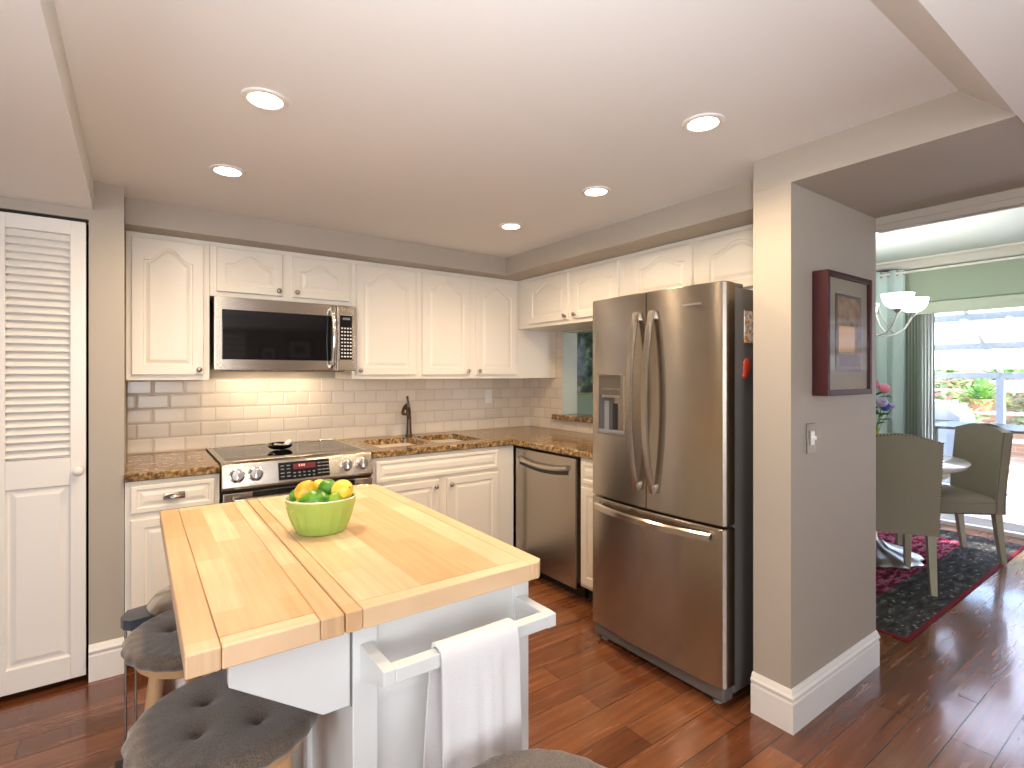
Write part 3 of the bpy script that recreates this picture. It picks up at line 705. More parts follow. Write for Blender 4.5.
plank(dl, 'edge_board', IX0, IX0+.052, IY0, IY1, M['board_y']); plank(dl, 'edge_board', IXS-.045, IXS-.0005, IY0, IY1, M['board_y'])
plank(dl, 'edge_board', IX0+.052+e, IXS-.045-e, IY0, IY0+.04, M['board_x']); plank(dl, 'edge_board', IX0+.052+e, IXS-.045-e, IY1-.04, IY1, M['board_x'])
BX0, BX1, BY0, BY1 = .352, .795, 1.035, 2.065
mb = MB(O); mb.box(BX0+.012, BX1-.012, BY0+.014, BY1-.014, .06, TB)
mb.box(BX0+.01, BX1-.01, BY0+.006, BY0+.02, .70, TB-.0)                       # upper rail of the near end
mb.box(BX0+.03, BX1-.03, BY0+.02, BY1-.02, .02, .06)
for x0, x1 in ((BX0, BX0+.052), (BX1-.045, BX1)):
    for y0, y1 in ((BY0, BY0+.05), (BY1-.05, BY1)): mb.box(x0, x1, y0, y1, 0, TB-.0005, .002)
mb.box(BX0+.05, BX1-.045, BY0+.002, BY0+.02, .08, .15, .002)
for x0, x1 in ((BX0+.001, BX0+.014), (BX1-.014, BX1-.001)):
    mb.box(x0, x1, BY0+.05, BY1-.05, .80, TB); mb.box(x0, x1, BY0+.05, BY1-.05, .08, .15); 
    for y in (1.38, 1.69): mb.box(x0, x1, y, y+.045, .15, .80)
mb.build('island_body', M['island'], t)
# leaf support bracket
mb = MB(O); mb.prism([(.132, TB-.001), (.3475, TB-.001), (.3475, .708), (.295, .708), (.132, .818)], 'y', BY0+.004, BY0+.024, .0015); br_ = mb.build('leaf_support', M['island'], t)
mb = MB(O); mb.lathe([(.0014, .705), (.0014, TB-.002)], (.3498, BY0+.004, 0), 10); mb.build('hinge', M['grey_plastic'], br_, smooth=60)
mb = MB(O); mb.prism([(.132, TB-.001), (.3475, TB-.001), (.3475, .708), (.295, .708), (.132, .818)], 'y', BY1-.024, BY1-.004, .0015); mb.build('leaf_support', M['island'], t)
# towel rail
mb = MB(O)
def brk(x0, x1): mb.prism([(BY0, .826), (.936, .826), (.910, .826), (.910, .797), (.936, .793), (BY0, .752)], 'x', x0, x1, .0015)
brk(.366, .390); brk(.754, .778); mb.box(.390, .754, .910, .937, .798, .8255, .002)
mb.build('towel_rail', M['island'], t)
# towel
def towel():
    mb = MB(); X0, X1 = .480, .662; nx = 22
    prof = [(0.9595, 0.4600), (0.9555, 0.6000), (0.9505, 0.7000), (0.9455, 0.7800), (0.9410, 0.8150), (0.9385, 0.8280), (0.9275, 0.8325), (0.9195, 0.8325), (0.9075, 0.8280), (0.9025, 0.8150), (0.9015, 0.7800), (0.8995, 0.7000), (0.8965, 0.6000), (0.8945, 0.5000), (0.8935, 0.3950)]
    th = .006
    def pt(i, j, off):
        y, z = prof[j]; u = i/(nx-1); k = max(0, (.82-z)/.45)
        back = j < 5
        x = X0 + (X1-X0)*u + (-.014*k if back and u < .5 else 0) + (-.006*k if not back and u < .3 else .004*k*u)
        fold = .0035*math.sin(u*17+1.0)*min(1, k*3) + .006*math.sin(u*6+.5)*k
        fold += .007*math.exp(-((u-.72)/.025)**2)*min(1, k*4+.2)
        if j in (6, 7): n = (0, 1)
        n_y = -1 if not back else 1
        if j in (5, 6, 7, 8): return (x, y + (-.5 if j > 6 else .5)*off*(1 if j in (5, 8) else .3), z + off)
        return (x, y + n_y*(off + abs(fold)*.9), z)
    a = [[pt(i, j, .0) for i in range(nx)] for j in range(len(prof))]
    b = [[pt(i, j, th) for i in range(nx)] for j in range(len(prof))]
    ls = [a[j] + b[j][::-1] for j in range(len(prof))]
    mb.loops(ls); return mb
tag(towel().build('dish_towel', M['fabric_white'], smooth=60), 'white cotton dish towel folded over the rail at the near end of the island', 'towel')

# ================================================================== FRUIT BOWL
bx, by = .440, 1.570
def flute(a, z):
    k = max(0, min(1, (z-.008)/.012))*max(0, min(1, (.070-z)/.006))
    return 1 - .05*k*max(0, min(1, (abs(math.sin(a*9))-.35)/.2))
mb = MB(); mb.lathe([(.0, .0), (.066, 0), (.070, .003), (.071, .008), (.080, .022), (.088, .042), (.094, .062), (.0965, .074), (.100, .090)], n=120, f=flute, sx=1.0, sy=.93)
bm_g = mb
ob = mb.build('fruit_bowl', mat('lime_green_glaze', (.33, .47, .10), .18), smooth=60); ob.scale.z = 1.09; ob.location = (bx, by, .9142); ob.rotation_euler.z = R(-30)
# open the bowl: replace the cap by an inner wall
me = ob.data; b2 = bmesh.new(); b2.from_mesh(me)
capf = max(b2.faces, key=lambda q: q.calc_center_median().z if len(q.verts) > 50 else -1); bmesh.ops.delete(b2, geom=[capf], context='FACES_ONLY'); b2.to_mesh(me); b2.free()
tag(ob, 'oval lime-green fluted bowl of lemons and limes on the island top', 'bowl')
mb = MB(); ls = []
for r_, z in ((.100, .090), (.1015, .0925), (.099, .094), (.095, .091), (.090, .070), (.080, .046), (.06, .024), (.03, .012), (.001, .010)):
    ls.append([(r_*1.0*math.cos(2*PI*i/60), r_*.93*math.sin(2*PI*i/60), z) for i in range(60)])
mb.loops(ls, cap0=False); mb.build('bowl_lining', mat('cream_glaze', (.70, .70, .52), .2), ob, smooth=60)
def citrus_mat(name, a, b):
    m = mat(name, a, .28); v = coords(m); n = N(m, 'ShaderNodeTexNoise', Scale=22.0, Detail=2.0); L(m, v, n.inputs['Vector'])
    L(m, ramp(m, n.outputs['Fac'], [(.4, a), (.62, b)]), B(m).inputs['Base Color'])
    n2 = N(m, 'ShaderNodeTexNoise', Scale=500.0); L(m, v, n2.inputs['Vector']); bump(m, n2.outputs['Fac'], .25, .001); return m
LEM = citrus_mat('lemon_peel', (.80, .55, .05), (.86, .66, .10)); LEO = citrus_mat('orange_tinged_lemon_peel', (.80, .36, .03), (.86, .62, .06))
LIM = citrus_mat('lime_peel', (.05, .20, .012), (.16, .36, .03)); LIY = citrus_mat('yellow_lime_peel', (.22, .38, .03), (.36, .48, .06))
def citrus(name, pos, r_, m, label, rot, tip=.25):
    mb = MB(); prof = []
    for i in range(19):
        a = -PI/2 + PI*i/18; z = math.sin(a); rr_ = math.cos(a)
        z2 = z*(1.08 + tip*abs(z)**8); prof.append((max(rr_, .0)*r_, z2*r_))
    mb.lathe(prof, n=24)
    o = mb.build(name, m, smooth=80, origin=False); o.location = pos; o.rotation_euler = rot
    # stem scar
    s_ = MB(); s_.lathe([(.0, 0), (.0035, .0), (.003, .0015), (0, .002)], (0, 0, r_*(1.08+tip)-.001), 10); s_.build('stem_scar', mat('stem_green', (.25, .22, .08), .7), o)
    return tag(o, label, 'fruit', 'citrus fruit in the green bowl')
rx, ry = .812, -.5835   # direction to the right in the photograph
fx_, fy_ = .5835, .812
def bp(u, v, z): return (bx+rx*u+fx_*v, by+ry*u+fy_*v, .914+z)
citrus('lemon', bp(-.044, -.006, .114), .0295, LEO, 'orange-tinged lemon on the left of the fruit pile', (R(25), R(20), 0))
citrus('lemon', bp(.064, -.008, .119), .0305, LEM, 'bright yellow lemon on the right of the fruit pile', (R(70), 0, R(20)), .1)
citrus('lime', bp(.014, .012, .119), .028, LIM, 'dark green lime at the top centre of the fruit pile', (R(60), R(20), 0), .15)
citrus('lime', bp(.002, -.050, .100), .030, LIM, 'elongated green lime lying along the near rim of the bowl', (0, R(90), R(-25)), .45)
citrus('lime', bp(-.075, .016, .094), .024, LIM, 'small green lime half hidden at the left end of the bowl', (R(80), 0, R(40)), .15)
citrus('lime', bp(.050, -.034, .091), .024, LIY, 'yellow-green lime low in the bowl beneath the bright yellow lemon', (R(20), R(15), 0))
citrus('lemon', bp(-.024, .055, .110), .028, LEM, 'pale lemon at the back of the pile behind the orange-tinged lemon', (R(90), 0, 0))
citrus('lime', bp(.048, .046, .090), .027, LIM, 'green lime at the back behind the bright yellow lemon', (R(90), 0, R(60)))
citrus('lime', bp(-.045, -.056, .082), .019, LIY, 'yellow-green lime low at the near left rim below the orange-tinged lemon', (R(90), 0, R(60)), .1)

# ================================================================== STOOLS
def make_stool(label):
    t = thing('bar_stool', label, 'stool', (0, 0, 0), 0, 'round cushioned stools around the island')
    mb = MB(); mb.lathe([(0, .565), (.150, .565), (.158, .570), (.158, .588), (.152, .594), (0, .594)], n=40); mb.build('seat', M['stool_wood'], t, smooth=40)
    for k in range(4):
        a = R(45+90*k); c_, s_ = math.cos(a), math.sin(a)
        mb = MB(); mb.tube([(c_*.105, s_*.105, .567), (c_*.135, s_*.135, .30), (c_*.165, s_*.165, 0)], [.019, .020, .015], 14); mb.build('leg', M['stool_wood'], t, smooth=50)
    for z, rr_ in ((.20, .146), (.36, .129)):
        for k in range(4):
            a, b = R(45+90*k), R(135+90*k)
            mb = MB(); mb.tube([(math.cos(a)*rr_, math.sin(a)*rr_, z), (math.cos(b)*rr_, math.sin(b)*rr_, z)], .009, 10); mb.build('rung', M['stool_wood'], t, smooth=50)
    # tufted cushion with a gathered edge
    Rc = .187; tufts = [(.078*math.cos(R(90*k+20)), .078*math.sin(R(90*k+20))) for k in range(4)]
    def topz(x, y):
        r_ = math.hypot(x, y); d = .640 - .004*(r_/Rc)**2
        for tx, ty in tufts:
            q = math.hypot(x-tx, y-ty); d -= .010*math.exp(-(q/.014)**2) + .010*math.exp(-(q/.034)**2)
        return d
    n = 96; ls = [[(0.0004*math.cos(2*PI*i/n), .0004*math.sin(2*PI*i/n), topz(0, 0)) for i in range(n)]]
    for j in range(1, 27):
        u = j/26; r_ = (Rc-.018)*u; ls.append([(r_*math.cos(2*PI*i/n), r_*math.sin(2*PI*i/n), topz(r_*math.cos(2*PI*i/n), r_*math.sin(2*PI*i/n)) - .002*math.cos(i/n*2*PI*24)*u**6) for i in range(n)])
    for j in range(1, 9):
        a = PI*j/8; rr_ = Rc-.018+.018*math.sin(a); z = .616+.020*math.cos(a)
        ls.append([((rr_+.0028*math.cos(i/n*2*PI*24)*math.sin(a))*math.cos(2*PI*i/n), (rr_+.0028*math.cos(i/n*2*PI*24)*math.sin(a))*math.sin(2*PI*i/n), z) for i in range(n)])
    ls.append([(.12*math.cos(2*PI*i/n), .12*math.sin(2*PI*i/n), .595) for i in range(n)])
    mb = MB(); mb.loops(ls); cu = mb.build('cushion', M['cushion'], t, smooth=70)
    for tx, ty in tufts:
        mb = MB(); mb.sphere((tx, ty, topz(tx, ty)+.001), .0055, (1, 1, .5), 12, 8); mb.build('tuft_button', M['cushion'], cu, smooth=60)
    return t
st = make_stool('round grey-brown tufted stool tucked under the near end of the drop leaf')
st.scale.z = 1.024; st.location = (.165, 1.27, 0); st.rotation_euler.z = R(12)
s2 = copy_tree(st); s2.location = (.155, 1.745, 0); s2.rotation_euler.z = R(50); s2['label'] = 'round grey-brown cushioned stool further back on the left, in front of the steel bin'
s3 = copy_tree(st); s3.location = (.525, .645, 0); s3.rotation_euler.z = R(70); s3['label'] = 'round brown cushioned stool at the bottom edge below the hanging towel'
s3.location.z = 0

# ================================================================== TRASH BIN
t = thing('trash_bin', 'round stainless step bin with domed lid beside the left base cabinet', 'trash bin', (.185, 2.235, 0))
mb = MB(); mb.lathe([(.148, .02), (.15, .03), (.15, .53), (.148, .535)], n=40); mb.build('bin_body', M['steel'], t, smooth=50)
mb = MB(); mb.lathe([(.152, 0), (.154, .004), (.154, .02), (.15, .024)], n=40); mb.build('base_ring', M['black'], t, smooth=50)
mb = MB(); mb.lathe([(.155, .536), (.158, .545), (.155, .556), (.135, .580), (.10, .597), (.05, .606), (0, .608)], n=40); mb.build('lid', M['steel_light'], t, smooth=60)
mb = MB(); mb.loops([[(-.13, -.06+y, z0), (-.20, -.075+y*.9, z0+.002), (-.220, -.06+y*.8, z0+.004), (-.228, -.03+y*.6, z0+.004), (-.210, .03+y*.5, z0+.002), (-.13, .06+y, z0)] for y, z0 in ((0, .512), (0, .545))]); mb.build('hinge_housing', M['blue_plastic'], t, smooth=30)
mb = MB(); mb.box(-.20, -.15, -.04, .03, .44, .513, .008); mb.build('hinge_bracket', M['blue_plastic'], t)
for x, y in ((-.214, -.03), (-.186, -.06)):
    mb = MB(); mb.tube([(x, y, .03), (x, y, .514)], .004, 8); mb.build('hinge_rod', M['nickel'], t, smooth=60)
mb = MB(); mb.box(-.245, -.14, -.07, .04, .012, .03, .004); mb.build('rear_foot', M['black'], t)
mb = MB(); mb.box(-.03, .03, -.19, -.14, .012, .024, .004); mb.build('pedal', M['black'], t)

# ================================================================== LOUVERED CLOSET DOOR
d = bpy.data.objects.new('door_1', None); d.location = (-.50, 3.004, .03); col.objects.link(d); d['kind'] = 'structure'; d['label'] = 'white louvered bifold closet door with round knob at the left edge'
DW = .318; DH = 2.018; LX0, LX1 = .056, .264; LZ0, LZ1 = .975, 1.958
mb = MB(); mb.box(0, LX0, 0, .03, 0, DH, .002); mb.box(LX1, DW, 0, .03, 0, DH, .002)
mb.box(LX0, LX1, .0, .03, LZ1, DH, .001); mb.box(LX0, LX1, .0, .03, .855, LZ0, .001); mb.box(LX0, LX1, .0, .03, 0, .10, .001)
mb.build('door_frame', M['trim'], d)
mb = MB(); n = 30
for i in range(n):
    z = LZ0+.012+(LZ1-LZ0-.01)*i/n
    mb.prism([(.004, z), (.007, z-.003), (.028, z+.026), (.025, z+.029)], 'x', LX0, LX1)
mb.box(LX0, LX1, .0285, .03, LZ0, LZ1)
mb.build('louver_slats', M['trim'], d)
mb = MB()
def ring(i_, y): return [(LX0+i_, y, .10+i_), (LX1-i_, y, .10+i_), (LX1-i_, y, .855-i_), (LX0+i_, y, .855-i_)]
mb.loops([ring(0, .03), ring(0, .002), ring(.006, .012), ring(.014, .012), ring(.034, .004)]); mb.build('raised_panel', M['trim'], d)
mb = MB(); mb.lathe([(.010, .0), (.009, -.012), (.018, -.02), (.021, -.028), (.018, -.036), (.009, -.041), (0, -.042)], (.292, 0, .915), 20, 'y'); mb.build('door_knob', M['trim'], d, smooth=60)
dd_ = copy_tree(d); dd_.location.x = -.822; dd_.name = 'door_2'; dd_['label'] = 'second leaf of the louvered closet door, beyond the left edge'
w = MB(); w.box(-.86, -.172, 3.015, 3.03, 2.052, 2.062); struct('trim_6', w, M['dark'])['label'] = 'dark strip painted as shade in the gap above the closet door'  # near-black strip stands in for shade in the gap over the door

# ================================================================== RECESSED LIGHTS
LT = [(.330, 1.79, 'white recessed ceiling light nearest the upper left, above the island'), (.316, 2.51, 'warm recessed ceiling light above the left wall cabinets'),
      (1.584, 1.078, 'recessed ceiling light nearest the pillar in front of the refrigerator'), (1.764, 1.775, 'recessed ceiling light in front of the over-fridge cabinets'), (1.777, 2.483, 'recessed ceiling light furthest back near the corner cabinets')]
def make_can():
    t = thing('recessed_light', 'x', 'ceiling light', (0, 0, 0), 0, 'recessed lights in the kitchen ceiling')
    mb = MB(); mb.lathe([(.070, -.0005), (.069, -.006), (.062, -.009), (.051, -.006), (.050, -.001)], n=40); mb.build('trim_ring', M['trim'], t, smooth=50)
    mb = MB(); mb.lathe([(.0505, -.004), (.045, -.0065), (0, -.008)], n=32); mb.build('bulb', M['bulb'], t, smooth=50); return t
can = make_can()
for i, (x, y, lab) in enumerate(LT):
    o = can if i == 0 else copy_tree(can); o.location = (x, y, CEIL); o['label'] = lab
    lamp('recessed_light_lamp', 'SPOT', (x, y, CEIL-.03), 36, WARM, (0, 0, 0), spot_size=R(168), spot_blend=.9, shadow_soft_size=.05)

# ================================================================== ON THE PILLAR
t = thing('framed_picture', 'deep dark-red framed picture with beige mat on the pillar wall', 'picture', (2.207, 1.004, 1.285))
PW, PH, PD = .425, .50, .060
mb = MB(); 
for a, b, c_, q in ((0, .022, 0, PH), (PW-.022, PW, 0, PH), (.022, PW-.022, 0, .022), (.022, PW-.022, PH-.022, PH)): mb.box(a, b, -PD, 0, c_, q, .002)
mb.build('picture_frame', M['frame_red'], t)
mb = MB(); mb.box(.02, PW-.02, -PD+.014, -PD+.018, .02, PH-.02); mb.build('mat_board', M['mat_board'], t)
mb = MB(); mb.box(.095, PW-.095, -PD+.009, -PD+.0145, .10, PH-.085, .001); inn = mb.build('inner_frame', mat('dark_bronze_fillet', (.08, .05, .035), .4), t)
def art_mat():
    m = mat('faded_ink_art', (.3, .2, .12), .7); v = coords(m); n = N(m, 'ShaderNodeTexNoise', Scale=22.0, Detail=4.0); L(m, v, n.inputs['Vector'])
    L(m, ramp(m, n.outputs['Fac'], [(.35, (.16, .10, .06)), (.6, (.34, .24, .15))]), B(m).inputs['Base Color']); return m
mb = MB(); mb.box(.108, PW-.108, -PD+.0075, -PD+.0095,   .113, PH-.098); ar = mb.build('artwork', art_mat(), inn)
mb = MB(); mb.box(.112, PW-.165, -PD+.0065, -PD+.0078, .178, .285); mb.build('gold_patch', mat('gold_leaf_patch', (.62, .36, .12), .5), inn)
mb = MB(); mb.box(.115, PW-.115, -PD+.0062, -PD+.0078, .117, .168); mb.build('lower_band', mat('brown_band', (.12, .07, .045), .6), inn)
mb = MB(); mb.box(.021, PW-.021, -PD+.004, -PD+.006, .021, PH-.021); mb.build('glass', M['picture_glass'], t)
t = thing('light_switch', 'slim grey switch plate with white toggle on the pillar below the picture', 'light switch', (2.195, 1.004, 1.055))
mb = MB(); mb.box(-.038, .038, -.006, 0, 0, .12, .002); mb.build('switch_plate', mat('pewter_plate', (.22, .20, .17), .35, .6), t)
mb = MB(); mb.box(-.014, .016, -.010, -.005, .032, .088, .002); mb.build('rocker', M['white_plastic'], t)
mb = MB(); mb.box(-.006, .006, -.022, -.009, .055, .070, .002); mb.build('toggle', M['white_plastic'], t)

# ================================================================== DINING ROOM
RG = (4.48, 1.84)
mb = MB(); mb.box(-1.27, 1.27, -.85, .85, 0, .010, .003); o = mb.build('area_rug', M['rug'], origin=False); o.location = (RG[0], RG[1], .0005)
tag(o, 'red and dark grey patterned rug with red border under the dining table', 'rug')
RZ = .0108
# table
tc_ = (4.52, 1.64)
t = thing('dining_table', 'round pale-topped pedestal dining table with flowers on it', 'table', (*tc_, RZ))
mb = MB(); mb.lathe([(0, .705), (.54, .705), (.56, .712), (.575, .73), (.58, .742), (.57, .75), (0, .752)], n=72); mb.build('tabletop', M['marble'], t, smooth=40)
mb = MB(); mb.lathe([(0, .64), (.46, .64), (.47, .65), (.47, .7045), (0, .7045)], n=60); mb.build('apron', M['chair_leg'], t, smooth=40)
mb = MB(); mb.lathe([(.07, .08), (.05, .14), (.045, .22), (.07, .30), (.085, .36), (.06, .42), (.05, .52), (.09, .60), (.12, .64)], n=36); mb.build('pedestal', M['silver'], t, smooth=60)
mb = MB(); mb.lathe([(.31, 0), (.32, .01), (.30, .03), (.22, .055), (.12, .08), (.08, .12)], n=96, f=lambda a, z: 1+.05*math.cos(a*12)*(z < .1)); mb.build('pedestal_base', M['silver'], t, smooth=50)
# chairs
def arch_top(u, h0=.945, a=.045): return h0 + a*math.cos(PI/2*min(1, abs(u)))**1.2
def make_chair(label):
    """faces +x; origin on the floor below the seat centre"""
    t = thing('dining_chair', label, 'chair', (0, 0, 0), 0, 'upholstered dining chairs')
    hw_ = .225; n = 15
    def back(off0, off1):
        ls = []
        us = curve(-1, 1, n, lambda q: q)
        def yx(z): return -.225 - .10*max(0, z-.45)**1.1      # backward lean
        L_ = []
        for z in (.36, .42, .50, .60, .70, .80, .90, None):
            row = []
            for u in us:
                zz = z if z is not None else arch_top(u)
                w_ = hw_*(1+.03*max(0, zz-.5))
                row.append((yx(zz), u*w_, zz))
            L_.append(row)
        a = [[(x+off0, y, z) for x, y, z in r_] for r_ in L_]; b = [[(x+off1, y, z) for x, y, z in r_] for r_ in L_]
        return a, b
    a, b = back(-.035, .035); mb = MB()
    mb.loops([a[j] + b[j][::-1] for j in range(len(a))])
    bmesh.ops.bevel(mb.bm, geom=[e_ for e_ in mb.bm.edges if e_.is_manifold and e_.calc_face_angle(0) > .9], offset=.010, segments=2, profile=.5, affect='EDGES')
    bk = mb.build('backrest', M['chair_fabric'], t, smooth=50)
    mb = MB(); mb.box(-.20, .24, -.225, .225, .355, .44, .012, 3); 
    ls = []
    for k, (z, i_) in enumerate(((.44, .0), (.462, .0), (.480, .014), (.492, .045), (.498, .10))):
        ls.append([(-.19+i_, -.225+i_, z), (.0, -.225+i_, z), (.24-i_, -.225+i_, z), (.24-i_, 0, z), (.24-i_, .225-i_, z), (.0, .225-i_, z), (-.19+i_, .225-i_, z), (-.19+i_, 0, z)])
    mb.loops(ls); mb.build('seat', M['chair_fabric'], t, smooth=60)
    # nailheads on both sides of the back and around the seat
    mb = MB(); nn = 0
    def nail(p): mb.sphere(p, .0055, (1, 1, 1), 6, 4)
    for s_ in (-1, 1):
        for k in range(30):
            z = .38+k*.0193; w_ = hw_*(1+.03*max(0, z-.5)); x = -.225-.10*max(0, z-.45)**1.1
            nail((x-.031, s_*(w_+.0005), z)); nail((x+.024, s_*(w_+.0005), z))
        for k in range(21): nail((-.19+k*.021, s_*.2255, .363))
    for k in range(21): nail((.2405, -.21+k*.021, .363))
    for k in range(25):
        u = -1+2*k/24; zz = arch_top(u)-.004; nail((-.225-.10*(zz-.45)**1.1-.033, u*hw_*1.012, zz))
    mb.build('nailhead_trim', mat('antique_nailhead', (.10, .065, .04), .35, .8), t, smooth=60)['kind'] = 'stuff'
    for x, y in ((.20, -.19), (.20, .19), (-.225, -.19), (-.225, .19)):
        mb = MB(); r0, r1 = .023, .016; dx = -.045 if x < 0 else .006
        mb.loops([[(x+c_*r0, y+s_*r0, .357) for c_, s_ in ((-1, -1), (1, -1), (1, 1), (-1, 1))], [(x+dx*.45+c_*(r0+r1)/2, y+s_*(r0+r1)/2, .18) for c_, s_ in ((-1, -1), (1, -1), (1, 1), (-1, 1))], [(x+dx+c_*r1, y+s_*r1, 0) for c_, s_ in ((-1, -1), (1, -1), (1, 1), (-1, 1))]])
        mb.build('leg', M['chair_leg'], t)
    return t
ch = make_chair('beige upholstered dining chair seen from behind, beside the pillar')
def place_chair(o, bl, th, side):
    """put a back leg (local x -.27, y side*.19) at world bl"""
    a = R(th); lx_, ly_ = -.27, side*.19
    o.location = (bl[0]-(lx_*math.cos(a)-ly_*math.sin(a)), bl[1]-(lx_*math.sin(a)+ly_*math.cos(a)), RZ); o.rotation_euler.z = a
place_chair(ch, (3.985, 1.10), 33, -1)
c2 = copy_tree(ch); place_chair(c2, (5.05, .99), 138, 1); c2['label'] = 'sage-beige upholstered dining chair turned sideways in front of the patio door'
# vase of flowers
t = thing('flower_vase', 'yellow-green vase of pink and blue flowers at the edge of the pillar', 'vase of flowers', (4.52+.02, 1.64-.02, RZ+.7525))
mb = MB(); mb.lathe([(.045, 0), (.05, .01), (.06, .06), (.05, .12), (.035, .17), (.045, .20)], n=28); mb.build('vase', mat('olive_glass', (.35, .40, .05), .2), t, smooth=50)
def blossom(c_, r_, m, name, n_=26):
    mb = MB()
    for i in range(n_):
        z = 1-2*(i+.5)/n_; a = i*2.4; s_ = math.sqrt(1-z*z); dv = Vector((s_*math.cos(a), s_*math.sin(a), z))
        q = dv.to_track_quat('Z', 'Y').to_matrix().to_4x4(); mb.sphere(Vector(c_)+dv*r_*.6, r_*.42, (1, .8, .35), 8, 6, q)
    return mb.build(name, m, t, smooth=60)
PK = mat('pink_petals', (.75, .25, .35), .6); BLU = mat('blue_petals', (.05, .08, .45), .6); PUR = mat('pale_lilac_petals', (.5, .4, .65), .6)
for c_, r_, m in (((.06, -.05, .50), .05, PK), ((.07, -.05, .365), .048, BLU), ((.12, -.08, .37), .03, PUR), ((-.05, .05, .46), .05, PK), ((-.02, -.06, .40), .05, PUR), ((0, .08, .36), .045, BLU), ((.02, .0, .53), .045, PK)):
    blossom(c_, r_, m, 'flower')
    mb = MB(); mb.tube([(0, 0, .12), (c_[0]*.5, c_[1]*.5, .25), (c_[0], c_[1], c_[2]-.02)], .003, 6); mb.build('stem', M['leaf'], t, smooth=60)
def leaf_bm(mb, p, dv, l, w_):
    dv = Vector(dv).normalized(); sd = dv.cross(Vector((0, 0, 1)));  sd = sd.normalized() if sd.length > .01 else Vector((1, 0, 0)); nn = sd.cross(dv)
    p = Vector(p); P = [p, p+dv*l*.3+sd*w_*.5+nn*l*.05, p+dv*l*.7+sd*w_*.4+nn*l*.04, p+dv*l-nn*l*.1, p+dv*l*.7-sd*w_*.4+nn*l*.04, p+dv*l*.3-sd*w_*.5+nn*l*.05]
    vs = [mb._v(q) for q in P]; mb.bm.faces.new(vs[:4]); mb.bm.faces.new([vs[0], vs[3], vs[4], vs[5]])
mb = MB()
for i in range(26):
    a = random.uniform(0, 2*PI); z = random.uniform(.22, .45); leaf_bm(mb, (math.cos(a)*.03, math.sin(a)*.03, z), (math.cos(a), math.sin(a), random.uniform(-.3, .6)), .09, .04)
mb.build('foliage', mat('dark_green_leaf', (.03, .13, .03), .5), t)['kind'] = 'stuff'
# chandelier
cz = (4.50, 1.66)
t = thing('chandelier', 'silver chandelier with upturned opal glass bowls over the dining table', 'chandelier', (*cz, 1.70))
mb = MB(); mb.lathe([(0, -.02), (.02, -.015), (.03, .0), (.018, .03), (.012, .06), (.028, .12), (.035, .17), (.015, .24), (.010, .36), (.008, .70), (.008, .745)], n=20); mb.lathe([(.06, .7605), (.06, .75), (.03, .735), (0, .73)], n=24); mb.build('central_stem', M['silver'], t, smooth=50)
for k in range(5):
    a = R(-35.7-15+72*k); ca, sa = math.cos(a), math.sin(a)
    mb = MB(); mb.tube([(ca*r_, sa*r_, z) for r_, z in ((.015, .02), (.06, -.025), (.13, -.045), (.20, -.03), (.255, .01), (.29, .07), (.31, .11))], .0065, 10)
    mb.tube([(ca*r_, sa*r_, z) for r_, z in ((.02, .24), (.07, .20), (.11, .10), (.15, .02), (.20, -.03))], .005, 8)
    mb.lathe([(.006, .10), (.022, .115), (.03, .128), (.02, .132)], (ca*.31, sa*.31, 0), 18); mb.build('arm', M['silver'], t, smooth=50)
    mb = MB(); mb.lathe([(.022, .13), (.047, .138), (.074, .16), (.090, .195), (.098, .235), (.095, .235), (.086, .196), (.070, .164), (.045, .146), (0, .14)], (ca*.31, sa*.31, 0), 32); mb.build('glass_bowl', M['bowl_glass'], t, smooth=60)
    lamp('chandelier_lamp', 'POINT', (cz[0]+ca*.31, cz[1]+sa*.31, 1.95), 6, (1, .95, .86), shadow_soft_size=.03)
# curtain and rod
t = thing('curtain_rod', 'slim white curtain rod running below the crown moulding', 'curtain rod', (5.90, 0, 2.335))
mb = MB(); mb.tube([(0, -1.2, 0), (0, 2.62, 0)], .012, 14); mb.sphere((0, 2.63, 0), .024); mb.build('rod', M['trim'], t, smooth=50)
for y in (-1.0, .5, 2.55): 
    mb = MB(); mb.box(-.01, .098, y-.01, y+.01, -.012, .012, .003); mb.lathe([(.02, .092), (.02, .0985)], (0, y, 0), 14, 'x'); mb.build('bracket', M['trim'], t)
def curtain(label, y0, y1, waves, x=5.90, z0=.03, z1=2.37, cat='curtain', amp=.045):
    mb = MB(); n = waves*14+1; A_, B_ = [], []
    rows = [z0, .6, 1.2, 1.8, 2.25, z1]
    def row(z, off):
        out = []
        for i in range(n):
            u = i/(n-1); out.append((x + amp*math.sin(u*waves*2*PI)*(1+.15*math.sin(z*2+u*9)) + off, y0+(y1-y0)*u + .012*math.sin(u*waves*4*PI+.5), z))
        return out
    mb.loops([row(z, 0) + row(z, .004)[::-1] for z in rows]); o = mb.build('curtain', M['curtain'], smooth=60, origin=False)
    tag(o, label, cat)
    for k in range(waves*2):
        u = (k+.0)/(waves*2)+.001; mb = MB(); y = y0+(y1-y0)*u + .012*math.sin(u*waves*4*PI+.5)
        n2 = 20; ls = [[(x+xx, y+rr_*math.cos(2*PI*i/n2)*.55, 2.335+rr_*math.sin(2*PI*i/n2)) for i in range(n2)] for xx, rr_ in ((-.006, .018), (-.008, .028), (.008, .028), (.008, .018))]
        mb.loops(ls, cap0=False, cap1=False); mb.build('grommet', M['nickel'], o, smooth=40)
    return o
curtain('pale teal grommet curtain hanging beside the patio door', 1.84, 2.50, 5)
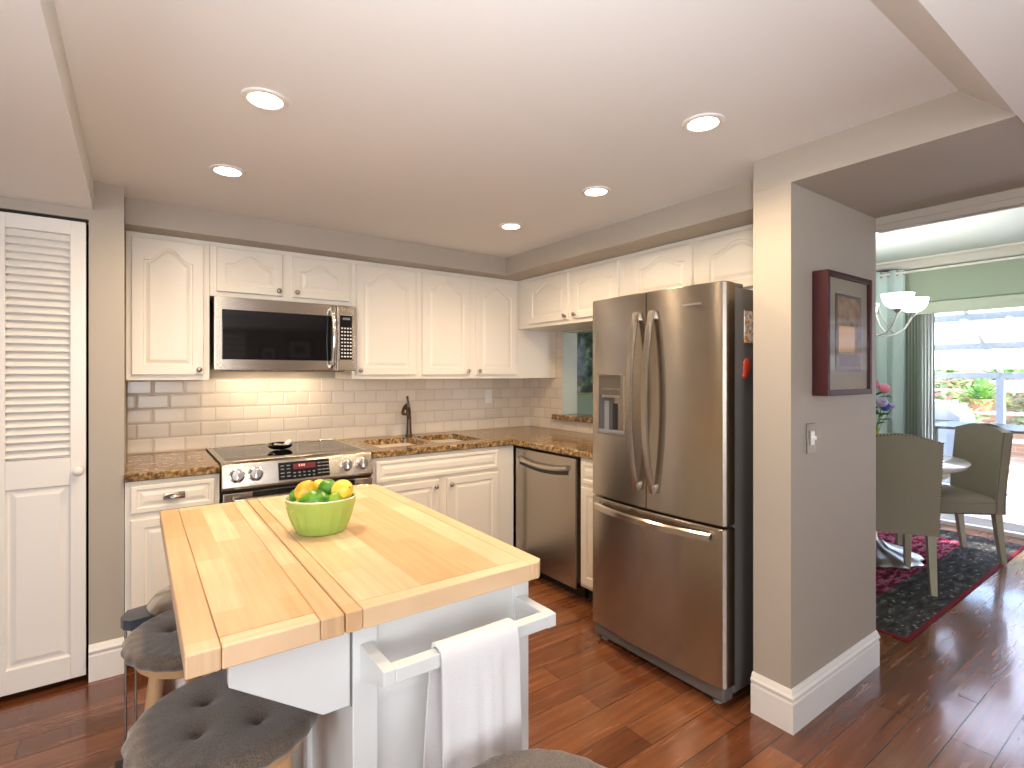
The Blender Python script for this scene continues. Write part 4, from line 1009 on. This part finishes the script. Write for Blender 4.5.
# vertical blinds and valance
t = thing('vertical_blind', 'stack of grey-green vertical blind vanes at the left of the patio door', 'blind', (5.955, 1.72, .04))
for k in range(9):
    mb = MB(); a = R(62); y = .115-k*.024; ca, sa = math.cos(a)*.036, math.sin(a)*.036
    mb.loops([[(-sa, y-ca, z), (-.004, y+.004, z), (sa, y+ca, z), (.002, y-.002, z)] for z in (0, 1.90)]); mb.build('vane', M['blind'], t)
t = thing('valance', 'pale green valance box across the top of the patio door', 'valance', (5.94, .43, 1.925))
mb = MB(); mb.box(-.045, -.035, -1.32, 1.40, 0, .115, .002); mb.box(-.045, .058, -1.32, 1.40, .105, .115, .002); mb.box(-.035, .058, 1.39, 1.40, 0, .105, .001); mb.build('valance_face', painted('pale_sage_valance', (.52, .60, .48), .6), t)
mb = MB(); mb.box(-.02, .02, -1.28, 1.36, .078, .1045, .002); mb.build('head_rail', M['trim'], t)
# sliding patio door
d = bpy.data.objects.new('door_3', None); d.location = (6.03, .40, 0); col.objects.link(d); d['kind'] = 'structure'; d['label'] = 'white framed sliding glass patio door'
mb = MB()
for y0, y1, z0, z1 in ((-1.25, -1.20, 0, 2.038), (1.335, 1.364, 0, 2.038), (-1.25, 1.364, 2.0, 2.038), (-1.25, 1.364, 0, .035)): mb.box(-.03, .09, y0, y1, z0, z1, .003)
mb.build('door_frame', M['alu_white'], d)
for x, y0, y1 in ((.0, -1.2, .08), (.045, .04, 1.335)):
    mb = MB()
    for a0, a1, b0, b1 in ((y0, y0+.05, .036, 1.999), (y1-.05, y1, .036, 1.999), (y0+.05, y1-.05, .036, .10), (y0+.05, y1-.05, 1.95, 1.999)): mb.box(x, x+.035, a0, a1, b0, b1, .003)
    sash = mb.build('door_sash', M['alu_white'], d)
    mb = MB(); mb.box(x+.015, x+.019, y0+.05, y1-.05, .10, 1.95); mb.build('door_pane', M['glass'], sash)
# dark artwork seen through the passthrough
def dark_art():
    m = mat('dark_botanical_print', (.01, .03, .02), .15); v = coords(m); n = N(m, 'ShaderNodeTexNoise', Scale=9.0, Detail=4.0); L(m, v, n.inputs['Vector'])
    L(m, ramp(m, n.outputs['Fac'], [(.45, (.008, .02, .012)), (.58, (.03, .09, .035)), (.68, (.22, .30, .2))]), B(m).inputs['Base Color']); return m
t = thing('framed_artwork', 'large dark green artwork seen through the passthrough opening', 'picture', (4.0, 3.998, 1.16))
mb = MB(); mb.box(-.58, .58, -.02, 0, .02, .78); mb.build('artwork', dark_art(), t)
mb = MB()
for a0, a1, b0, b1 in ((-.6, -.58, 0, .8), (.58, .6, 0, .8), (-.58, .58, 0, .02), (-.58, .58, .78, .8)): mb.box(a0, a1, -.03, 0, b0, b1, .002)
mb.build('picture_frame', mat('olive_gold_frame', (.30, .30, .06), .4), t)

# ================================================================== PATIO OUTSIDE
w = MB(); w.box(6.151, 15, -6, 8, -.10, -.02); tag(w.build('patio', M['patio'], origin=False), 'pale stone patio outside the glass door', 'patio', kind='structure')
w = MB(); w.box(12.0, 12.2, -6, 8, -.02, 1.9); w.box(11.95, 12.25, -6, 8, 1.9, 1.97); tag(w.build('brick_wall', M['brick'], origin=False), 'reddish brick garden wall at the back of the patio', 'wall')
t = thing('patio_canopy', 'grey and white aluminium patio canopy frame outside the glass door', 'canopy', (8.2, .9, -.02))
for (x, y) in ((0, .73), (0, 2.9), (0, -2.4)):
    mb = MB(); mb.box(x-.04, x+.04, y-.035, y+.035, 0, 1.34, .004); mb.box(x-.09, x+.09, y-.09, y+.09, 0, .02, .003); mb.build('post', M['alu'], t)
mb = MB(); mb.box(-.04, .04, -2.9, 3.2, 1.34, 1.41, .004); mb.build('beam', M['alu'], t)
for y in (2.9, 2.2, 1.45, .73, 0, -.7, -1.4, -2.1):
    mb = MB(); mb.loops([[(0, y-.02, 1.39), (0, y+.02, 1.39), (0, y+.02, 1.45), (0, y-.02, 1.45)], [(-1.75, y-.02, 2.22), (-1.75, y+.02, 2.22), (-1.75, y+.02, 2.28), (-1.75, y-.02, 2.28)]]); mb.build('rafter', M['alu_white'], t)
for q in (.42, .75):
    mb = MB(); mb.box(-1.75*q-.03, -1.75*q+.03, -2.9, 3.2, 1.39+.83*q-.075, 1.39+.83*q-.005, .003); mb.build('purlin', M['alu'], t)
mb = MB(); mb.loops([[(0, -2.9, 1.455), (0, 3.2, 1.455), (0, 3.2, 1.47), (0, -2.9, 1.47)], [(-1.75, -2.9, 2.285), (-1.75, 3.2, 2.285), (-1.75, 3.2, 2.30), (-1.75, -2.9, 2.30)]]); mb.build('canopy_sheet', emit('x', (.8, .8, .85), 0) if False else M['canvas'], t)
# plant stand shelves and pots
t = thing('plant_stand', 'tiered wooden plant stand against the brick garden wall', 'plant stand', (10.4, 2.0, -.02))
for k, (x, z) in enumerate(((-.5, .45), (0, .80), (.45, 1.12))):
    mb = MB(); mb.box(x-.18, x+.18, -3.2, 3.4, z, z+.03, .003); mb.build('shelf', painted('pale_wood_shelf_%d' % k, (.55, .38, .27), .7), t)
    for y in (-3.1, -1.0, 1.1, 3.3):
        mb = MB(); mb.box(x-.02, x+.02, y-.02, y+.02, 0, z, .002); mb.build('leg', M['terracotta'], t)
LFA, LFB = M['leaf'], M['leaf2']
def make_pot(k):
    t = thing('potted_plant', 'x', 'potted plant', (0, 0, 0), 0, 'potted plants on the patio stand')
    if k % 2: 
        mb = MB(); mb.box(-.11, .11, -.20, .20, 0, .15, .01); mb.build('planter', M['pot_white'], t)
    else:
        mb = MB(); mb.lathe([(.09, 0), (.13, .16), (.14, .16), (.14, .19), (.12, .19), (.11, .15), (0, .15)], n=24); mb.build('planter', M['terracotta'], t, smooth=40)
    mb = MB()
    for i in range(230):
        a = random.uniform(0, 2*PI); e_ = random.uniform(-.1, 1.4); rr_ = random.uniform(.02, .2)
        dv = Vector((math.cos(a)*math.cos(e_), math.sin(a)*math.cos(e_), math.sin(e_)))
        leaf_bm(mb, Vector((0, 0, .16)) + Vector((dv.x*rr_*1.1, dv.y*rr_*1.5, dv.z*rr_*1.6)), dv+Vector((0, 0, random.uniform(-.5, .4))), .11, .05)
    mb.build('foliage', LFA if k != 1 else LFB, t)['kind'] = 'stuff'; return t
protos = [make_pot(0), make_pot(1), make_pot(3)]
WH = ['left end', 'left part', 'middle', 'right part', 'right end']
idx = 0
for ti, (x, z, tn) in enumerate(((-.5, .48, 'lowest'), (0, .83, 'middle'), (.45, 1.15, 'highest'))):
    for j in range(5):
        y = 2.9-j*1.1 - .28*ti*.6
        k = idx % 3; o = protos[k] if idx < 3 else copy_tree(protos[k]); idx += 1
        o.location = (10.4+x, 1.0+y-.35, z-.02+.0002); o.rotation_euler.z = R(37*idx % 20 - 10)
        o['label'] = 'leafy potted plant on the %s shelf of the patio stand, %s' % (tn, WH[j])
for k, (x, y, hh) in enumerate(((11.5, 3.1, 1.85), (11.5, 1.7, 1.65), (11.5, .3, 1.95))):
    t = thing('garden_shrub', 'tall light green shrub growing against the garden wall, %s' % ('leftmost', 'middle', 'rightmost')[k], 'shrub', (x, y, -.02), 0, 'shrubs along the garden wall')
    mb = MB()
    for i in range(700):
        a = random.uniform(0, 2*PI); q = random.random()**.5; z = random.uniform(.3, 1)
        p = (math.cos(a)*q*.2, math.sin(a)*q*(.62 if z < .8 else .4), z*hh*random.uniform(.85, 1.05)); leaf_bm(mb, p, (math.cos(a)-.4, math.sin(a), random.uniform(-.5, .8)), .13, .07)
    mb.build('foliage', LFB if k % 2 else LFA, t)['kind'] = 'stuff'
    mb = MB(); mb.tube([(0, 0, 0), (.01, .05, .5), (0, .1, hh*.85)], [.03, .025, .01], 8); mb.build('stem', M['terracotta'], t, smooth=60)
t = thing('covered_grill', 'barbecue grill under a blue-grey fabric cover on the patio', 'grill', (8.75, 2.66, -.02))
mb = MB(); mb.loops([[(-.32, -.62, 0), (.32, -.62, 0), (.34, 0, 0), (.32, .62, 0), (-.32, .62, 0), (-.35, 0, 0)], [(-.31, -.60, .5), (.31, -.60, .5), (.30, 0, .5), (.31, .60, .5), (-.31, .60, .5), (-.30, 0, .5)], [(-.31, -.60, .85), (.30, -.60, .85), (.30, 0, .88), (.30, .60, .85), (-.31, .60, .85), (-.31, 0, .88)], [(-.22, -.34, 1.03), (.22, -.34, 1.03), (.24, 0, 1.07), (.22, .34, 1.03), (-.22, .34, 1.03), (-.24, 0, 1.07)]])
cv = mb.build('fabric_cover', M['cover'], t, smooth=30)
mb = MB(); mb.tube([(-.35, -.55, .80), (-.36, 0, .80), (-.35, .55, .80)], .008, 8); mb.build('cover_cord', M['black'], cv)
t = thing('patio_table', 'black-edged glass patio table outside behind the sideways chair', 'patio table', (7.55, .95, -.02))
mb = MB(); mb.box(-.45, .45, -1.1, 1.1, .80, .83, .01); mb.build('tabletop', M['black'], t)
for x, y in ((-.40, -1.0), (.40, -1.0), (-.40, 1.0), (.40, 1.0)):
    mb = MB(); mb.tube([(x, y, 0), (x, y, .801)], .018, 10); mb.build('leg', M['black'], t)

# ================================================================== BEHIND THE CAMERA (reflected in the microwave)
for k, (x, w_, h_, z, lab) in enumerate(((1.80, .27, .30, 1.55, 'small black framed picture on the wall behind the camera, reflected in the microwave'), (2.30, .42, .36, 1.62, 'larger black framed picture on the wall behind the camera, reflected in the microwave'))):
    t = thing('framed_picture', lab, 'picture', (x, -2.999, z))
    mb = MB()
    for a0, a1, b0, b1 in ((-w_/2, -w_/2+.03, 0, h_), (w_/2-.03, w_/2, 0, h_), (-w_/2+.03, w_/2-.03, 0, .03), (-w_/2+.03, w_/2-.03, h_-.03, h_)): mb.box(a0, a1, 0, .025, b0, b1, .002)
    mb.build('picture_frame', M['black'], t)
    mb = MB(); mb.box(-w_/2+.03, w_/2-.03, .001, .01, .03, h_-.03); mb.build('mat_board', M['white_plastic'], t)
    mb = MB(); mb.box(-w_/5, w_/5, .01, .012, h_*.33, h_*.67); mb.build('artwork', M['grey_plastic'], t)
w = MB()
for k in range(12): w.prism([(-2.99, .95+k*.09), (-2.97, .95+k*.09+.005), (-2.99, .95+k*.09+.08)], 'x', .98, 1.42)
for a0, a1, b0, b1 in ((.95, .98, .9, 2.06), (1.42, 1.45, .9, 2.06), (.98, 1.42, .9, .94), (.98, 1.42, 2.03, 2.06)): w.box(a0, a1, -3.0, -2.96, b0, b1)
struct('window_1', w, M['trim'])['label'] = 'white shuttered window behind the camera, reflected in the microwave'
for nm, M4, W_, H_ in (('window_2', Matrix.Translation((-.3, -3.05, .6)), 2.4, 1.5), ('window_3', Matrix.Translation((-2.45, -.6, .6)) @ Matrix.Rotation(R(90), 4, 'Z'), 2.1, 1.47)):
    w = MB(M4)
    for a0, a1, b0, b1 in ((-W_/2, -W_/2+.05, 0, H_), (W_/2-.05, W_/2, 0, H_), (-.03, .03, 0, H_), (-W_/2, W_/2, 0, .05), (-W_/2, W_/2, H_-.05, H_)): w.box(a0, a1, -.03, .03, b0, b1)
    struct(nm, w, M['trim'])
    w = MB(M4); w.box(-W_/2, W_/2, -.07, -.062, -.02, H_) if nm == 'window_3' else w.box(-W_/2, W_/2, .056, .062, -.02, H_); tag(w.build('sky_block_sheet', M['fabric_white'], origin=False), 'added white sheet blocking sky light at the unseen %s window behind the camera' % ('left' if nm == 'window_3' else 'front'), 'light blocker')  # unseen sheets added to keep sky light out of the room
